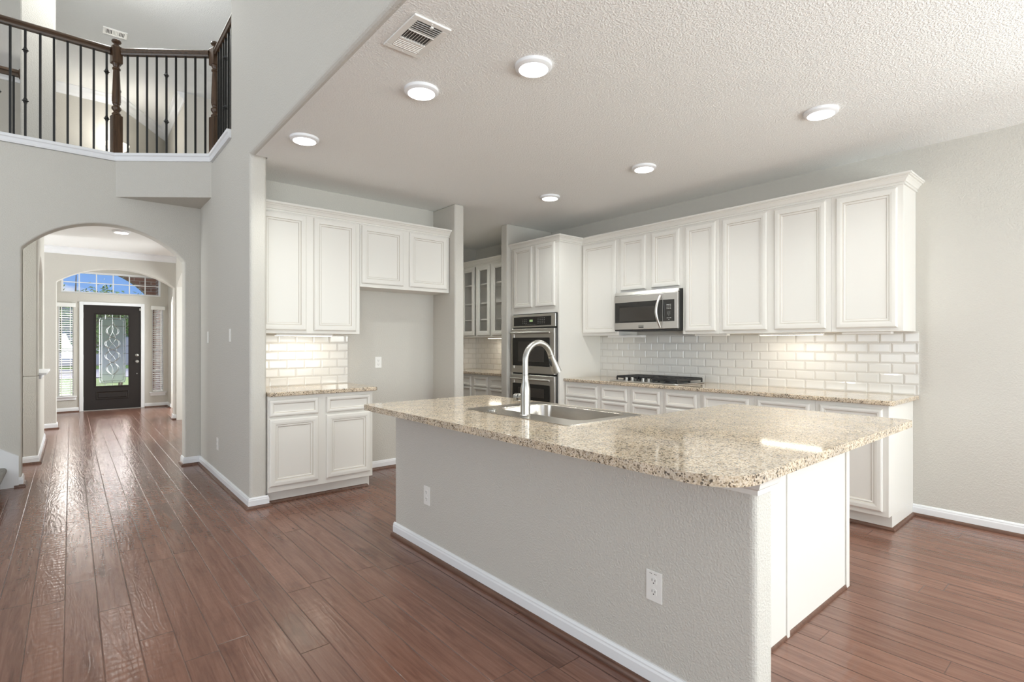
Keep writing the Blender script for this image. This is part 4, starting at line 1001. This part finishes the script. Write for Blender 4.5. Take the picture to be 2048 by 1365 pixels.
def grid_window(n, label, x0, x1, z0, z1, nx, nz):
    o = bpy.data.objects.new('window_%d' % n, None); COL.objects.link(o); o.location = ((x0+x1)/2, dy, z0); ORG[o.name] = Vector(o.location); struct(o, label, 'window')
    b = B(); k = .03
    b.box(x0, dy+.03, z0, x0+k, dy+.10, z1).box(x1-k, dy+.03, z0, x1, dy+.10, z1).box(x0+k, dy+.03, z0, x1-k, dy+.10, z0+k).box(x0+k, dy+.03, z1-k, x1-k, dy+.10, z1)
    for i in range(1, nx): x = x0+(x1-x0)*i/nx; b.box(x-.009, dy+.055, z0+k, x+.009, dy+.075, z1-k)
    for i in range(1, nz): z = z0+(z1-z0)*i/nz; b.box(x0+k, dy+.056, z-.008, x1-k, dy+.074, z+.008)
    b.build('frame', M_trim, o); B().box(x0+k, dy+.064, z0+k, x1-k, dy+.066, z1-k).build('pane', M_glass, o)
grid_window(3, 'wide gridded transom window above the front door', -.135, 1.405, 2.235, 2.645, 6, 2)
grid_window(9, 'upper transom window band', -.135, 1.405, 2.745, 3.05, 6, 1)

# ================================================================ outside the front door
struct(B().box(-30, 12.95, -.20, 30, 80, -.12).build('ground', M_lawn), 'green front lawn', 'lawn')
tag(B().box(-1.2, 12.96, -.12, 3.2, 15.2, -.02).build('porch_slab', M_road), 'concrete porch slab outside the front door', 'porch')
tag(B().box(-30, 27, -.12, 30, 36, -.10).build('street', M_road), 'grey street beyond the lawn', 'street')
ol = arch_outline(-1.6, 3.2, -.02, 3.6, -1.1, 1.44, 2.25, .72)
pw = B().prism(ol, 1, 14.55, 14.9).box(2.2, 12.96, -.02, 2.5, 14.55, 3.6)
pw.box(1.50, 12.96, -.02, 1.70, 14.55, 3.6)
tag(pw.build('brick_porch', M_brick), 'brown brick porch arch outside the entry windows', 'porch')
t = thing('neighbour_house', 'grey house across the street seen through door glass', 'house', (2, 44, 0))
B().box(-8, 42, -.1, 14, 50, 2.3).build('walls', M_house, t); B().prism([(-9, 2.3), (15, 2.3), (9, 3.9), (-3, 3.9)], 1, 41.5, 50.5).build('roof', M_roof, t)
def tree(label, x, y, z0, z1, rad, nleaf, trunk):
    t = thing('tree', label, 'tree', (x, y, -.12)); b = B(); b.tube([(x, y, -.12), (x+.05, y, z0), (x-.03, y, (z0+z1)/2), (x, y, z1-.2)], [trunk, trunk*.8, trunk*.45, .01], 8)
    tips = []
    for k in range(16):
        a = 2*PI*random.random(); zz = z0+(z1-z0)*random.random()*.7; ln = rad*(.6+.5*random.random())
        p = Vector((x, y, zz)); q = p+Vector((math.cos(a)*ln, math.sin(a)*ln*.7, ln*.55)); b.tube([p, (p+q)/2+Vector((0, 0, -.05)), q], [.02, .013, .005], 5); tips += [q, (p+q*2)/3, (p+q)/2]
    b.build('trunk', M_bark, t, smooth=True)
    f = B()
    for k in range(nleaf):
        c = random.choice(tips)+Vector((random.gauss(0, .14), random.gauss(0, .14), random.gauss(0, .12)))
        u = Vector((random.gauss(0, 1), random.gauss(0, 1), random.gauss(0, .6))).normalized(); w_ = u.orthogonal().normalized()*(.022+.012*random.random()); u = u*(.05+.025*random.random())
        f.add([c-u, c+w_, c+u, c-w_], [(0, 1, 2, 3)])
    f.build('foliage', M_leaf, t)
tree('leafy young tree left of the front door outside', .12, 19.5, .9, 3.45, .95, 3000, .07)
tree('leafy tree tip showing low in the transom centre', 1.25, 21.5, 1.2, 3.05, .8, 1300, .06)
for i, (x, y, h, r) in enumerate(((-4.5, 38, 4.4, 2.2), (6.5, 39, 3.9, 2.0))):
    tree(('broad street tree left across the road', 'broad street tree right across the road')[i], x, y, 1.5, h, r, 1500, .16)
# street shrubs below the windows
